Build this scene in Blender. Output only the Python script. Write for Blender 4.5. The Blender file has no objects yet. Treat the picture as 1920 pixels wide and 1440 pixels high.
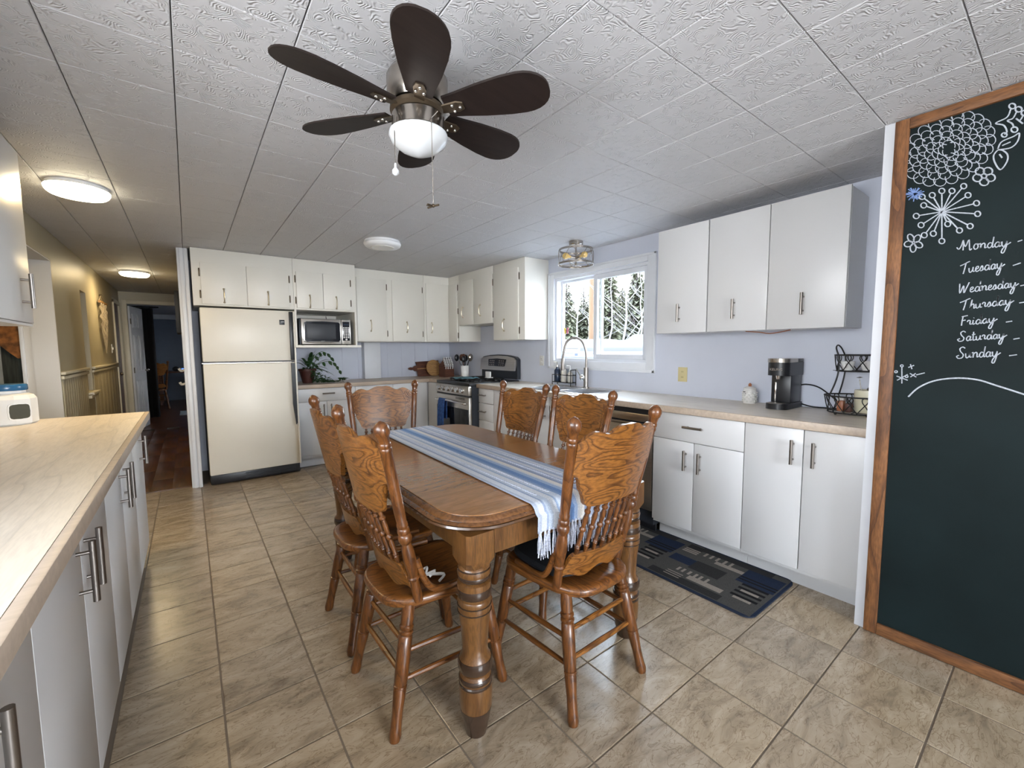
import bpy, bmesh, math, random
from mathutils import Vector, Matrix
random.seed(7)
S = bpy.context.scene
COL = S.collection
PI = math.pi

# ------------------------------------------------------------------ camera
FPX, YAW, PITCH, ROLL, CH = 797.7577, 0.649226, 0.0824640, 0.00639318, 1.3125
cy_, sy_ = math.cos(YAW), math.sin(YAW)
FW = Vector((sy_*math.cos(PITCH), cy_*math.cos(PITCH), -math.sin(PITCH)))
R0 = Vector((cy_, -sy_, 0.0)); D0 = FW.cross(R0)
RT = R0*math.cos(ROLL) + D0*math.sin(ROLL)
DN = -R0*math.sin(ROLL) + D0*math.cos(ROLL)
cam_d = bpy.data.cameras.new('camera'); cam = bpy.data.objects.new('camera', cam_d); COL.objects.link(cam)
cam_d.sensor_width = 36.0; cam_d.lens = FPX/1920*36.0; cam_d.clip_start = 0.02; cam_d.clip_end = 400
m3 = Matrix((RT, -DN, -FW)).transposed()
cam.matrix_world = Matrix.Translation((0, 0, CH)) @ m3.to_4x4()
S.camera = cam
def ray(px, py): return RT*((px-960)/FPX) + DN*((py-720)/FPX) + FW
def on_x(px, py, X):
    v = ray(px, py); return Vector((0, 0, CH)) + v*(X/v.x)

# ------------------------------------------------------------------ world, daylight, exposure
SKY_STRENGTH = 9.0
W = bpy.data.worlds.new('sky'); S.world = W; W.use_nodes = True
wn = W.node_tree.nodes; wl = W.node_tree.links
bg = wn['Background']; bg.inputs['Strength'].default_value = SKY_STRENGTH
tc = wn.new('ShaderNodeTexCoord'); sx = wn.new('ShaderNodeSeparateXYZ'); rp = wn.new('ShaderNodeValToRGB')
wl.new(tc.outputs['Generated'], sx.inputs[0]); wl.new(sx.outputs['Z'], rp.inputs[0])
rp.color_ramp.elements[0].position = 0.0; rp.color_ramp.elements[0].color = (0.92, 0.94, 0.96, 1)
rp.color_ramp.elements[1].position = 0.6; rp.color_ramp.elements[1].color = (0.70, 0.83, 1.0, 1)
wl.new(rp.outputs[0], bg.inputs['Color'])
def area(name, loc, rot, sx_, sy__, power, color=(1, 1, 1), portal=False):
    l = bpy.data.lights.new(name, 'AREA'); l.shape = 'RECTANGLE'; l.size = sx_; l.size_y = sy__
    l.energy = power; l.color = color
    o = bpy.data.objects.new(name, l); COL.objects.link(o); o.location = loc; o.rotation_euler = rot
    if portal: l.cycles.is_portal = True
    else: l.spread = math.radians(125)   # skylight falls mostly downwards through a window
    return o
# daylight standing in the window openings behind and left of the camera (both out of view)
area('daylight_window_left', (-0.90, 0.50, 1.50), (0, -PI/2+.5, 0), 0.66, 1.66, 5.0, (0.90, 0.95, 1.0))
area('daylight_window_behind', (0.62, -3.47, 1.42), (PI/2-.35, 0, 0), 1.7, 1.10, 41, (0.90, 0.95, 1.0))
# sink window: portal only (the sky itself is the light)
area('sky_portal', (3.34, 2.79, 1.62), (0, PI/2, 0), 0.90, 1.2, 1, portal=True)
S.view_settings.view_transform = 'Standard'; S.view_settings.look = 'None'
S.view_settings.exposure = 1.04; S.view_settings.gamma = 1.0
S.view_settings.use_curve_mapping = False

# ------------------------------------------------------------------ materials
MATS = {}
def _nt(name):
    m = bpy.data.materials.new(name); m.use_nodes = True
    nt = m.node_tree; b = nt.nodes['Principled BSDF']; MATS[name] = m
    return m, nt, nt.nodes, nt.links, b
def _coords(nt, scale=(1, 1, 1), rot=(0, 0, 0)):
    t = nt.nodes.new('ShaderNodeTexCoord'); mp = nt.nodes.new('ShaderNodeMapping')
    mp.inputs['Scale'].default_value = scale; mp.inputs['Rotation'].default_value = rot
    oi = nt.nodes.new('ShaderNodeObjectInfo'); ad = nt.nodes.new('ShaderNodeVectorMath'); ad.operation = 'MULTIPLY_ADD'
    ad.inputs[1].default_value = (17.3, 9.1, 5.7)
    nt.links.new(oi.outputs['Random'], ad.inputs[0]); nt.links.new(t.outputs['Object'], ad.inputs[2])
    nt.links.new(ad.outputs[0], mp.inputs['Vector'])
    return mp.outputs['Vector']
def c4(c, k=1.0): return (min(1, c[0]*k), min(1, c[1]*k), min(1, c[2]*k), 1)
def mat(name, col, rough=0.5, metal=0.0, var=0.0, scale=8, stretch=(1, 1, 1), bump=0.0, bscale=120, detail=3, spec=0.5, coat=0.0, trans=0.0, alpha=1.0, emit=None, estr=0):
    m, nt, N, L, b = _nt(name)
    b.inputs['Base Color'].default_value = c4(col); b.inputs['Roughness'].default_value = rough
    b.inputs['Metallic'].default_value = metal; b.inputs['Specular IOR Level'].default_value = spec
    b.inputs['Coat Weight'].default_value = coat; b.inputs['Transmission Weight'].default_value = trans; b.inputs['Alpha'].default_value = alpha
    if emit: b.inputs['Emission Color'].default_value = c4(emit); b.inputs['Emission Strength'].default_value = estr
    if var > 0:
        v = _coords(nt, stretch); n = N.new('ShaderNodeTexNoise'); n.inputs['Scale'].default_value = scale; n.inputs['Detail'].default_value = detail
        L.new(v, n.inputs['Vector']); r = N.new('ShaderNodeValToRGB')
        r.color_ramp.elements[0].position = .3; r.color_ramp.elements[0].color = c4(col, 1-var)
        r.color_ramp.elements[1].position = .7; r.color_ramp.elements[1].color = c4(col, 1+var)
        L.new(n.outputs['Fac'], r.inputs[0]); L.new(r.outputs[0], b.inputs['Base Color'])
    if bump > 0:
        v = _coords(nt, stretch); n = N.new('ShaderNodeTexNoise'); n.inputs['Scale'].default_value = bscale; n.inputs['Detail'].default_value = 3
        L.new(v, n.inputs['Vector']); bp = N.new('ShaderNodeBump'); bp.inputs['Strength'].default_value = bump; bp.inputs['Distance'].default_value = .004
        L.new(n.outputs['Fac'], bp.inputs['Height']); L.new(bp.outputs[0], b.inputs['Normal'])
    return m
def wood(name, light, dark, stretch, rings=9, rough=.35, coat=.25, bump=.1, scale=3.0, sharp=.5, fine=.35):
    """cathedral grain: contour lines of a noise stretched along the grain, plus fine pores"""
    m, nt, N, L, b = _nt(name)
    v = _coords(nt, stretch); n = N.new('ShaderNodeTexNoise'); n.inputs['Scale'].default_value = scale; n.inputs['Detail'].default_value = 1.5; n.inputs['Roughness'].default_value = .45
    L.new(v, n.inputs['Vector'])
    mu = N.new('ShaderNodeMath'); mu.operation = 'MULTIPLY'; mu.inputs[1].default_value = rings; L.new(n.outputs['Fac'], mu.inputs[0])
    pp = N.new('ShaderNodeMath'); pp.operation = 'FRACT'; L.new(mu.outputs[0], pp.inputs[0])
    r = N.new('ShaderNodeValToRGB'); e = r.color_ramp.elements
    e[0].position = 0; e[0].color = c4(dark); e[1].position = sharp; e[1].color = c4(light)
    x = e.new(1.0); x.color = c4(light, .80)
    L.new(pp.outputs[0], r.inputs[0])
    f = N.new('ShaderNodeTexNoise'); f.inputs['Scale'].default_value = scale*14; f.inputs['Detail'].default_value = 2; L.new(v, f.inputs['Vector'])
    fr = N.new('ShaderNodeValToRGB'); fr.color_ramp.elements[0].position = .35; fr.color_ramp.elements[0].color = (1-fine, 1-fine, 1-fine, 1); fr.color_ramp.elements[1].position = .6
    L.new(f.outputs['Fac'], fr.inputs[0])
    mx = N.new('ShaderNodeMix'); mx.data_type = 'RGBA'; mx.blend_type = 'MULTIPLY'; mx.inputs[0].default_value = 1
    L.new(r.outputs[0], mx.inputs[6]); L.new(fr.outputs[0], mx.inputs[7]); L.new(mx.outputs[2], b.inputs['Base Color'])
    b.inputs['Roughness'].default_value = rough; b.inputs['Coat Weight'].default_value = coat; b.inputs['Coat Roughness'].default_value = .15
    if bump:
        bp = N.new('ShaderNodeBump'); bp.inputs['Strength'].default_value = bump; bp.inputs['Distance'].default_value = .002
        L.new(fr.outputs[0], bp.inputs['Height']); L.new(bp.outputs[0], b.inputs['Normal'])
    return m
def attr_mat(name, rough=.8, bump=.3, bscale=300, stretch=(1, 1, 1), var=.25):
    m, nt, N, L, b = _nt(name); a = N.new('ShaderNodeAttribute'); a.attribute_name = 'Col'
    v = _coords(nt, stretch); n = N.new('ShaderNodeTexNoise'); n.inputs['Scale'].default_value = bscale; L.new(v, n.inputs['Vector'])
    r = N.new('ShaderNodeValToRGB'); r.color_ramp.elements[0].position = .3; r.color_ramp.elements[0].color = (1-var,)*3+(1,); r.color_ramp.elements[1].position = .7; r.color_ramp.elements[1].color = (1, 1, 1, 1)
    L.new(n.outputs['Fac'], r.inputs[0])
    mx = N.new('ShaderNodeMix'); mx.data_type = 'RGBA'; mx.blend_type = 'MULTIPLY'; mx.inputs[0].default_value = 1
    L.new(a.outputs['Color'], mx.inputs[6]); L.new(r.outputs[0], mx.inputs[7]); L.new(mx.outputs[2], b.inputs['Base Color'])
    b.inputs['Roughness'].default_value = rough; b.inputs['Specular IOR Level'].default_value = .2
    bp = N.new('ShaderNodeBump'); bp.inputs['Strength'].default_value = bump; bp.inputs['Distance'].default_value = .002
    L.new(n.outputs['Fac'], bp.inputs['Height']); L.new(bp.outputs[0], b.inputs['Normal'])
    return m

mat('wall_blue', (.57, .60, .69), .55, var=.03, scale=3, bump=.04)
mat('wall_beige', (.42, .375, .265), .45, var=.03, scale=3, bump=.04)
mat('wall_white', (.66, .65, .63), .55, var=.02, scale=3, bump=.03)
mat('wall_navy', (.16, .20, .27), .6, var=.04)
mat('trim_white', (.70, .72, .76), .4, var=.03, scale=6)
mat('trim_cream', (.62, .57, .44), .4, var=.03)
mat('cab_new', (.63, .63, .635), .33, var=.012, scale=2)
mat('cab_old', (.76, .74, .68), .38, var=.015, scale=2)
mat('fridge', (.77, .735, .655), .35, var=.01, bump=.06, bscale=350)
mat('black_plastic', (.012, .013, .016), .35)
mat('black_side', (.02, .024, .032), .45)
mat('black_glass', (.012, .014, .02), .06)
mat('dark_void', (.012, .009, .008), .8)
mat('shadow_gap', (.05, .05, .05), .9)
mat('stainless', (.55, .52, .48), .28, metal=1, var=.06, scale=4, stretch=(1, .05, 20))
mat('steel', (.27, .245, .225), .36, metal=1)
mat('chrome', (.75, .74, .73), .14, metal=1)
mat('nickel', (.42, .38, .34), .25, metal=1)
mat('bronze', (.10, .075, .05), .4, metal=.8)
mat('brass_pull', (.50, .44, .33), .3, metal=1)
mat('iron_black', (.008, .008, .009), .5)
mat('fan_blade', (.016, .0105, .009), .5, var=.2, scale=6, stretch=(1, 12, 1), spec=.2)
mat('milk_glass', (.60, .62, .64), .15, coat=.5)
mat('lamp_lit', (.9, .85, .7), .4, emit=(1.0, .88, .62), estr=8)
mat('lamp_off', (.78, .79, .80), .35)
mat('chalkboard', (.0055, .0115, .0125), .6, var=.35, scale=2.2, detail=6, bump=.02, spec=.15)
mat('chalk', (.40, .43, .48), .9, var=.25, scale=240)
mat('chalk_blue', (.16, .24, .48), .9, var=.25, scale=240)
mat('counter_edge', (.44, .355, .28), .45, var=.10, scale=5, stretch=(1, 12, 12))
mat('ceramic', (.72, .71, .68), .25)
mat('ceramic_white', (.78, .78, .77), .15)
mat('cream_pot', (.68, .64, .48), .3)
mat('jar_blue', (.02, .11, .25), .25)
mat('jar_white', (.75, .75, .74), .18)
mat('label_olive', (.055, .055, .04), .6)
mat('terracotta', (.075, .022, .015), .5, var=.2)
mat('leaf', (.025, .065, .02), .35, var=.5, scale=30)
mat('leaf_vine', (.04, .09, .03), .45, var=.4, scale=30)
mat('soap_blue', (.016, .028, .055), .2)
mat('soap_clear', (.55, .52, .46), .1)
mat('teal_cloth', (.10, .22, .27), .8, var=.3)
mat('towel', (.035, .10, .32), .95, var=.35, scale=40, bump=.6, bscale=300)
mat('outlet', (.60, .52, .28), .4)
mat('outlet_dark', (.10, .08, .04), .5)
mat('macrame', (.30, .25, .18), .9, var=.2, scale=60, bump=.5, bscale=200)
mat('cushion_black', (.008, .009, .012), .9, bump=.3, bscale=300)
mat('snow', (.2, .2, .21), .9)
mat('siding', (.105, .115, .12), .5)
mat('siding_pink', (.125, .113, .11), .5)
mat('trailer_stripe', (.06, .06, .09), .5)
mat('trailer_window', (.05, .065, .10), .2)
mat('teal_paint', (.05, .42, .50), .5)
mat('pole_wood', (.10, .055, .028), .8, var=.15, scale=3, stretch=(8, 8, .4))
mat('spruce', (.085, .088, .055), .8, var=.5, scale=2)
mat('spruce_pale', (.135, .130, .082), .8, var=.4, scale=2)
mat('birch', (.13, .125, .125), .8, var=.2, scale=6)
mat('twig', (.08, .062, .065), .9)
mat('curtain_black', (.006, .006, .007), .9)
mat('valance', (.26, .10, .025), .8, var=.6, scale=22, detail=5)
mat('curtain_green', (.035, .040, .034), .9, var=.4, scale=12, stretch=(6, 1, .5))
mat('sign_grey', (.22, .23, .22), .7, var=.2)
mat('phone_glow', (.02, .05, .2), .4, emit=(.12, .28, .8), estr=.8)
mat('amber_bulb', (.70, .48, .16), .1, coat=.5)
mat('yellow_wing', (.75, .50, .05), .5)
mat('pink_wing', (.55, .15, .22), .5)
mat('rug_edge', (.012, .018, .035), .95)
mat('grey_mat', (.30, .31, .33), .9)
mat('copper', (.35, .12, .05), .4)
attr_mat('rug', .95, .6, 420, var=.45)
attr_mat('runner', .9, .7, 260, stretch=(1, 1, 1), var=.25)
mat('fringe', (.50, .53, .62), .95, var=.35, scale=160)
# window glass: real thin panes
m, nt, N, L, b = _nt('glass'); b.inputs['Transmission Weight'].default_value = 1; b.inputs['Roughness'].default_value = 0; b.inputs['IOR'].default_value = 1.01; b.inputs['Base Color'].default_value = (.95, .98, .98, 1)
m, nt, N, L, b = _nt('clear_glass'); b.inputs['Transmission Weight'].default_value = 1; b.inputs['Roughness'].default_value = .03; b.inputs['IOR'].default_value = 1.3

wood('oak', (.215, .077, .016), (.075, .023, .005), (1, 9, 9), rings=10, scale=1.6)            # grain along local x
wood('oak_panel', (.275, .106, .020), (.075, .024, .005), (9, 1.6, 9), rings=15, scale=1.5, coat=.12)     # grain along local y (crest panels)
wood('oak_post', (.165, .056, .012), (.062, .019, .004), (9, 9, 1), rings=7, scale=2.2)        # grain along z
wood('table_wood', (.34, .160, .060), (.265, .118, .040), (1.0, 7, 7), rings=6, rough=.22, coat=.5, scale=1.4, sharp=.7, fine=.25)
wood('table_leg', (.165, .072, .020), (.105, .043, .012), (8, 8, 1), rings=5, rough=.3, coat=.4, scale=2)
wood('table_rim', (.18, .075, .024), (.11, .044, .014), (3, 3, 3), rings=4, rough=.25, coat=.5, scale=2)
mat('table_band', (.035, .018, .010), .25, coat=.5)
mat('table_dark', (.075, .034, .014), .25, var=.3, scale=9, coat=.5)
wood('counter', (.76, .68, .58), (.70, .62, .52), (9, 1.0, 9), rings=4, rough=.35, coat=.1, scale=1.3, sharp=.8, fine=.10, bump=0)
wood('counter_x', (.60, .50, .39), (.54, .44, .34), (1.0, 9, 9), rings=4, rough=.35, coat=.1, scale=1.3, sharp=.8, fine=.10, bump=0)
wood('frame_wood', (.24, .10, .035), (.10, .038, .014), (6, 6, 1), rings=5, rough=.55, coat=0, scale=2)
wood('frame_wood_y', (.24, .10, .035), (.10, .038, .014), (6, 1, 6), rings=5, rough=.55, coat=0, scale=2)
wood('hall_plank', (.115, .040, .016), (.055, .020, .009), (9, 1, 9), rings=5, rough=.35, coat=.1, scale=1.5)
wood('board_dark', (.13, .040, .018), (.06, .018, .010), (1, 1, 9), rings=4, rough=.5, coat=0, scale=3)
wood('board_light', (.45, .25, .09), (.33, .17, .06), (1, 1, 9), rings=4, rough=.5, coat=0, scale=3)

def ceiling_material():
    m, nt, N, L, b = _nt('ceiling_tile')
    v = _coords(nt)
    n2 = N.new('ShaderNodeTexNoise'); n2.inputs['Scale'].default_value = 12; n2.inputs['Detail'].default_value = 2; L.new(v, n2.inputs['Vector'])
    sc = N.new('ShaderNodeVectorMath'); sc.operation = 'MULTIPLY_ADD'; sc.inputs[1].default_value = (.10, .10, .10)
    L.new(n2.outputs['Color'], sc.inputs[0]); L.new(v, sc.inputs[2])
    vo = N.new('ShaderNodeTexVoronoi'); vo.inputs['Scale'].default_value = 15; vo.inputs['Randomness'].default_value = 1; L.new(sc.outputs[0], vo.inputs['Vector'])
    mu = N.new('ShaderNodeMath'); mu.operation = 'MULTIPLY'; mu.inputs[1].default_value = 52; L.new(vo.outputs['Distance'], mu.inputs[0])
    si = N.new('ShaderNodeMath'); si.operation = 'SINE'; L.new(mu.outputs[0], si.inputs[0])
    # swirls fade in and out
    n3 = N.new('ShaderNodeTexNoise'); n3.inputs['Scale'].default_value = 26; L.new(v, n3.inputs['Vector'])
    rr = N.new('ShaderNodeValToRGB'); rr.color_ramp.elements[0].position = .46; rr.color_ramp.elements[1].position = .56; L.new(n3.outputs['Fac'], rr.inputs[0])
    mm = N.new('ShaderNodeMath'); mm.operation = 'MULTIPLY'; L.new(si.outputs[0], mm.inputs[0]); L.new(rr.outputs[0], mm.inputs[1])
    bp = N.new('ShaderNodeBump'); bp.inputs['Strength'].default_value = .5; bp.inputs['Distance'].default_value = .0025
    L.new(mm.outputs[0], bp.inputs['Height']); L.new(bp.outputs[0], b.inputs['Normal'])
    b.inputs['Base Color'].default_value = (.56, .56, .58, 1); b.inputs['Roughness'].default_value = .55
ceiling_material()
def floor_material():
    m, nt, N, L, b = _nt('floor_tile')
    v = _coords(nt, (1.0, 2.6, 1)); 
    a = N.new('ShaderNodeTexNoise'); a.inputs['Scale'].default_value = 5; a.inputs['Detail'].default_value = 7; a.inputs['Roughness'].default_value = .65; a.inputs['Distortion'].default_value = .9; L.new(v, a.inputs['Vector'])
    r = N.new('ShaderNodeValToRGB'); e = r.color_ramp.elements
    e[0].position = .30; e[0].color = (.20, .153, .105, 1); e[1].position = .70; e[1].color = (.46, .38, .285, 1)
    x = e.new(.48); x.color = (.34, .268, .185, 1); L.new(a.outputs['Fac'], r.inputs[0])
    # fine dark veins
    w = N.new('ShaderNodeTexNoise'); w.inputs['Scale'].default_value = 11; w.inputs['Detail'].default_value = 4; w.inputs['Distortion'].default_value = 1.6; L.new(v, w.inputs['Vector'])
    wr = N.new('ShaderNodeValToRGB'); we = wr.color_ramp.elements; we[0].position = .475; we[0].color = (1, 1, 1, 1); we[1].position = .525; we[1].color = (1, 1, 1, 1); q = we.new(.50); q.color = (.66, .61, .56, 1)
    L.new(w.outputs['Fac'], wr.inputs[0])
    mx = N.new('ShaderNodeMix'); mx.data_type = 'RGBA'; mx.blend_type = 'MULTIPLY'; mx.inputs[0].default_value = 1
    L.new(r.outputs[0], mx.inputs[6]); L.new(wr.outputs[0], mx.inputs[7])
    # tile to tile tone
    oi = N.new('ShaderNodeObjectInfo'); hr = N.new('ShaderNodeValToRGB'); hr.color_ramp.elements[0].color = (.90, .90, .92, 1); hr.color_ramp.elements[1].color = (1.08, 1.05, 1.0, 1)
    L.new(oi.outputs['Random'], hr.inputs[0])
    m2 = N.new('ShaderNodeMix'); m2.data_type = 'RGBA'; m2.blend_type = 'MULTIPLY'; m2.inputs[0].default_value = 1
    L.new(mx.outputs[2], m2.inputs[6]); L.new(hr.outputs[0], m2.inputs[7]); L.new(m2.outputs[2], b.inputs['Base Color'])
    bp = N.new('ShaderNodeBump'); bp.inputs['Strength'].default_value = .22; bp.inputs['Distance'].default_value = .002
    L.new(w.outputs['Fac'], bp.inputs['Height']); L.new(bp.outputs[0], b.inputs['Normal'])
    b.inputs['Roughness'].default_value = .27; b.inputs['Specular IOR Level'].default_value = .9
floor_material()
mat('grout', (.165, .13, .095), .8)

# ------------------------------------------------------------------ mesh helpers
def wloc(o):
    v = Vector((0, 0, 0))
    while o is not None: v += o.location; o = o.parent
    return v
class MB:
    def __init__(s): s.v = []; s.f = []; s.c = []
    def add(s, vs, fs, col=None):
        n = len(s.v); s.v += [Vector(p) for p in vs]; s.f += [tuple(i+n for i in f) for f in fs]; s.c += [col]*len(fs); return s
    def box(s, x0, x1, y0, y1, z0, z1, bev=0.0):
        if x0 > x1: x0, x1 = x1, x0
        if y0 > y1: y0, y1 = y1, y0
        if z0 > z1: z0, z1 = z1, z0
        b = min(bev, (x1-x0)*.45, (y1-y0)*.45, (z1-z0)*.45)
        if b <= 0:
            P = [(x, y, z) for z in (z0, z1) for y in (y0, y1) for x in (x0, x1)]
            return s.add(P, [(0, 2, 3, 1), (4, 5, 7, 6), (0, 1, 5, 4), (1, 3, 7, 5), (3, 2, 6, 7), (2, 0, 4, 6)])
        bm = bmesh.new(); bmesh.ops.create_cube(bm, size=1)
        for v in bm.verts: v.co = Vector(((x0+x1)/2+v.co.x*(x1-x0), (y0+y1)/2+v.co.y*(y1-y0), (z0+z1)/2+v.co.z*(z1-z0)))
        bmesh.ops.bevel(bm, geom=bm.edges[:], offset=b, segments=2, affect='EDGES', profile=.5)
        bm.verts.index_update(); s.add([v.co.copy() for v in bm.verts], [[v.index for v in f.verts] for f in bm.faces]); bm.free(); return s
    def lathe(s, prof, p0, p1, seg=14, cap=True):
        """prof: list of (t 0..1, r) along p0->p1"""
        p0 = Vector(p0); p1 = Vector(p1); ax = (p1-p0); a = ax.normalized()
        u = a.orthogonal().normalized() if abs(a.z) < .9 else (Vector((1, 0, 0))-a*a.x).normalized(); w = a.cross(u)
        vs = []; fs = []
        for t, r in prof:
            c = p0+ax*t
            for k in range(seg):
                th = 2*PI*k/seg; vs.append(c+(u*math.cos(th)+w*math.sin(th))*r)
        for i in range(len(prof)-1):
            for k in range(seg):
                k2 = (k+1) % seg; fs.append((i*seg+k, i*seg+k2, (i+1)*seg+k2, (i+1)*seg+k))
        if cap: fs.append(tuple(range(seg-1, -1, -1))); n = (len(prof)-1)*seg; fs.append(tuple(range(n, n+seg)))
        return s.add(vs, fs)
    def cyl(s, p0, p1, r, r2=None, seg=14): return s.lathe([(0, r), (1, r if r2 is None else r2)], p0, p1, seg)
    def tube(s, pts, r, seg=8, closed=False, cap=True):
        pts = [Vector(p) for p in pts]; n = len(pts); vs = []; fs = []
        rr = r if hasattr(r, '__len__') else [r]*n
        prev = None
        for i, p in enumerate(pts):
            if closed: t = (pts[(i+1) % n]-pts[i-1]).normalized()
            else: t = (pts[min(i+1, n-1)]-pts[max(i-1, 0)]).normalized()
            if prev is None: u = t.orthogonal().normalized()
            else: u = (prev-t*prev.dot(t)); u = u.normalized() if u.length > 1e-6 else t.orthogonal().normalized()
            prev = u; w = t.cross(u)
            for k in range(seg):
                th = 2*PI*k/seg; vs.append(p+(u*math.cos(th)+w*math.sin(th))*rr[i])
        for i in range(n if closed else n-1):
            j = (i+1) % n
            for k in range(seg):
                k2 = (k+1) % seg; fs.append((i*seg+k, i*seg+k2, j*seg+k2, j*seg+k))
        if cap and not closed: fs.append(tuple(range(seg-1, -1, -1))); fs.append(tuple(range((n-1)*seg, n*seg)))
        return s.add(vs, fs)
    def prism(s, poly, fn, depth):
        """poly: 2d points; fn(a,b,d) -> 3d; extruded d=0..depth"""
        n = len(poly); vs = [fn(a, b, 0) for a, b in poly]+[fn(a, b, depth) for a, b in poly]
        fs = [tuple(range(n-1, -1, -1)), tuple(range(n, 2*n))]+[(i, (i+1) % n, (i+1) % n+n, i+n) for i in range(n)]
        return s.add(vs, fs)
    def ribbon(s, pts, w, nrm, off=0.0):
        pts = [Vector(p) for p in pts]; nrm = Vector(nrm); vs = []; fs = []
        for i, p in enumerate(pts):
            t = (pts[min(i+1, len(pts)-1)]-pts[max(i-1, 0)]); t = t.normalized() if t.length > 1e-9 else Vector((0, 1, 0))
            q = nrm.cross(t).normalized()*w/2
            vs += [p+q+nrm*off, p-q+nrm*off]
        for i in range(len(pts)-1): fs.append((2*i, 2*i+1, 2*i+3, 2*i+2))
        return s.add(vs, fs)
    def sphere(s, c, r, seg=14, rings=8, sc=(1, 1, 1)):
        c = Vector(c); vs = []; fs = []
        for i in range(1, rings):
            ph = PI*i/rings
            for k in range(seg):
                th = 2*PI*k/seg; vs.append(c+Vector((r*sc[0]*math.sin(ph)*math.cos(th), r*sc[1]*math.sin(ph)*math.sin(th), r*sc[2]*math.cos(ph))))
        n = len(vs); vs += [c+Vector((0, 0, r*sc[2])), c-Vector((0, 0, r*sc[2]))]
        for i in range(rings-2):
            for k in range(seg):
                k2 = (k+1) % seg; fs.append((i*seg+k, (i+1)*seg+k, (i+1)*seg+k2, i*seg+k2))
        for k in range(seg):
            k2 = (k+1) % seg; fs.append((n, k, k2)); fs.append((n+1, (rings-2)*seg+k2, (rings-2)*seg+k))
        return s.add(vs, fs)
    def mesh(s, name, material, off=Vector((0, 0, 0)), smooth=40):
        me = bpy.data.meshes.new(name); me.from_pydata([tuple(p-off) for p in s.v], [], s.f); me.validate(); me.update()
        if material: me.materials.append(MATS[material])
        bm = bmesh.new(); bm.from_mesh(me); bmesh.ops.recalc_face_normals(bm, faces=bm.faces[:]); bm.to_mesh(me); bm.free()
        if any(c is not None for c in s.c) and len(s.c) == len(me.polygons):
            at = me.color_attributes.new('Col', 'FLOAT_COLOR', 'CORNER')
            for p in me.polygons:
                for li in p.loop_indices: at.data[li].color = (*s.c[p.index], 1)
        if smooth:
            me.polygons.foreach_set('use_smooth', [True]*len(me.polygons)); me.set_sharp_from_angle(angle=math.radians(smooth))
        return me
    def build(s, name, material, parent=None, local=False, smooth=40):
        """world-space geometry unless local; parent only translates at build time"""
        off = wloc(parent) if (parent and not local) else Vector((0, 0, 0))
        o = bpy.data.objects.new(name, s.mesh(name, material, off, smooth)); COL.objects.link(o)
        if parent: o.parent = parent
        return o
def tag(o, label=None, cat=None, group=None, kind=None):
    if label: o['label'] = label
    if cat: o['category'] = cat
    if group: o['group'] = group
    if kind: o['kind'] = kind
    return o
def thing(name, label, cat, loc=(0, 0, 0), rz=0, group=None):
    o = bpy.data.objects.new(name, None); COL.objects.link(o); o.empty_display_size = .1
    o.location = loc; o.rotation_euler = (0, 0, rz); return tag(o, label, cat, group)
def single(mb, name, material, label, cat, loc, group=None, smooth=40):
    """a thing that is one mesh, origin at loc"""
    o = bpy.data.objects.new(name, mb.mesh(name, material, Vector(loc), smooth)); COL.objects.link(o); o.location = loc
    return tag(o, label, cat, group)
def struct(mb, name, material, smooth=40):
    return tag(mb.build(name, material, smooth=smooth), kind='structure')
def copy_tree(o, parent=None):
    c = o.copy(); COL.objects.link(c); c.parent = parent
    for ch in list(o.children): copy_tree(ch, c)
    return c
def smooth_pts(P, n=6, closed=False):
    P = [Vector(p) for p in P]; out = []; N_ = len(P)
    for i in range(N_ if closed else N_-1):
        if closed: a, b, c, d = P[i-1], P[i], P[(i+1) % N_], P[(i+2) % N_]
        else: a, b, c, d = P[max(i-1, 0)], P[i], P[i+1], P[min(i+2, N_-1)]
        for k in range(n):
            t = k/n; out.append(.5*((2*b)+(c-a)*t+(2*a-5*b+4*c-d)*t*t+(3*b-a-3*c+d)*t**3))
    if not closed: out.append(P[-1])
    return out
def text_mesh(txt, size, name, material, parent, mtx, local=False, depth=.0006):
    cu = bpy.data.curves.new(name, 'FONT'); cu.body = txt; cu.size = size; cu.extrude = depth; cu.align_x = 'CENTER'; cu.align_y = 'CENTER'
    ob = bpy.data.objects.new(name, cu); COL.objects.link(ob)
    me = bpy.data.meshes.new_from_object(ob.evaluated_get(bpy.context.evaluated_depsgraph_get()))
    COL.objects.unlink(ob); bpy.data.objects.remove(ob)
    me.transform(mtx)
    if not local and parent: me.transform(Matrix.Translation(-wloc(parent)))
    me.materials.clear(); me.materials.append(MATS[material]); me.name = name
    o = bpy.data.objects.new(name, me); COL.objects.link(o); o.parent = parent; return o

ZC = 2.26      # ceiling
WX = 3.14      # sink wall
BY = 5.70      # back wall
LX = -0.83     # left wall
CX = 2.451     # chalkboard wall
BK = -3.40     # wall behind the camera
ZK = 0.93      # worktops

# ================================================================== STRUCTURE
# sink wall with window opening
WY0, WY1, WZ0, WZ1 = 2.215, 3.375, 1.185, 2.045
b_ = MB()
b_.box(WX, WX+.14, .55, WY0, -.1, ZC+.1).box(WX, WX+.14, WY1, BY+.14, -.1, ZC+.1).box(WX, WX+.14, WY0, WY1, -.1, WZ0).box(WX, WX+.14, WY0, WY1, WZ1, ZC+.1)
struct(b_, 'wall_right', 'wall_blue')
# closet block that carries the chalkboard
struct(MB().box(CX, WX+.14, BK-.14, .552, -.1, ZC+.1), 'wall_closet', 'trim_white')
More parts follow.
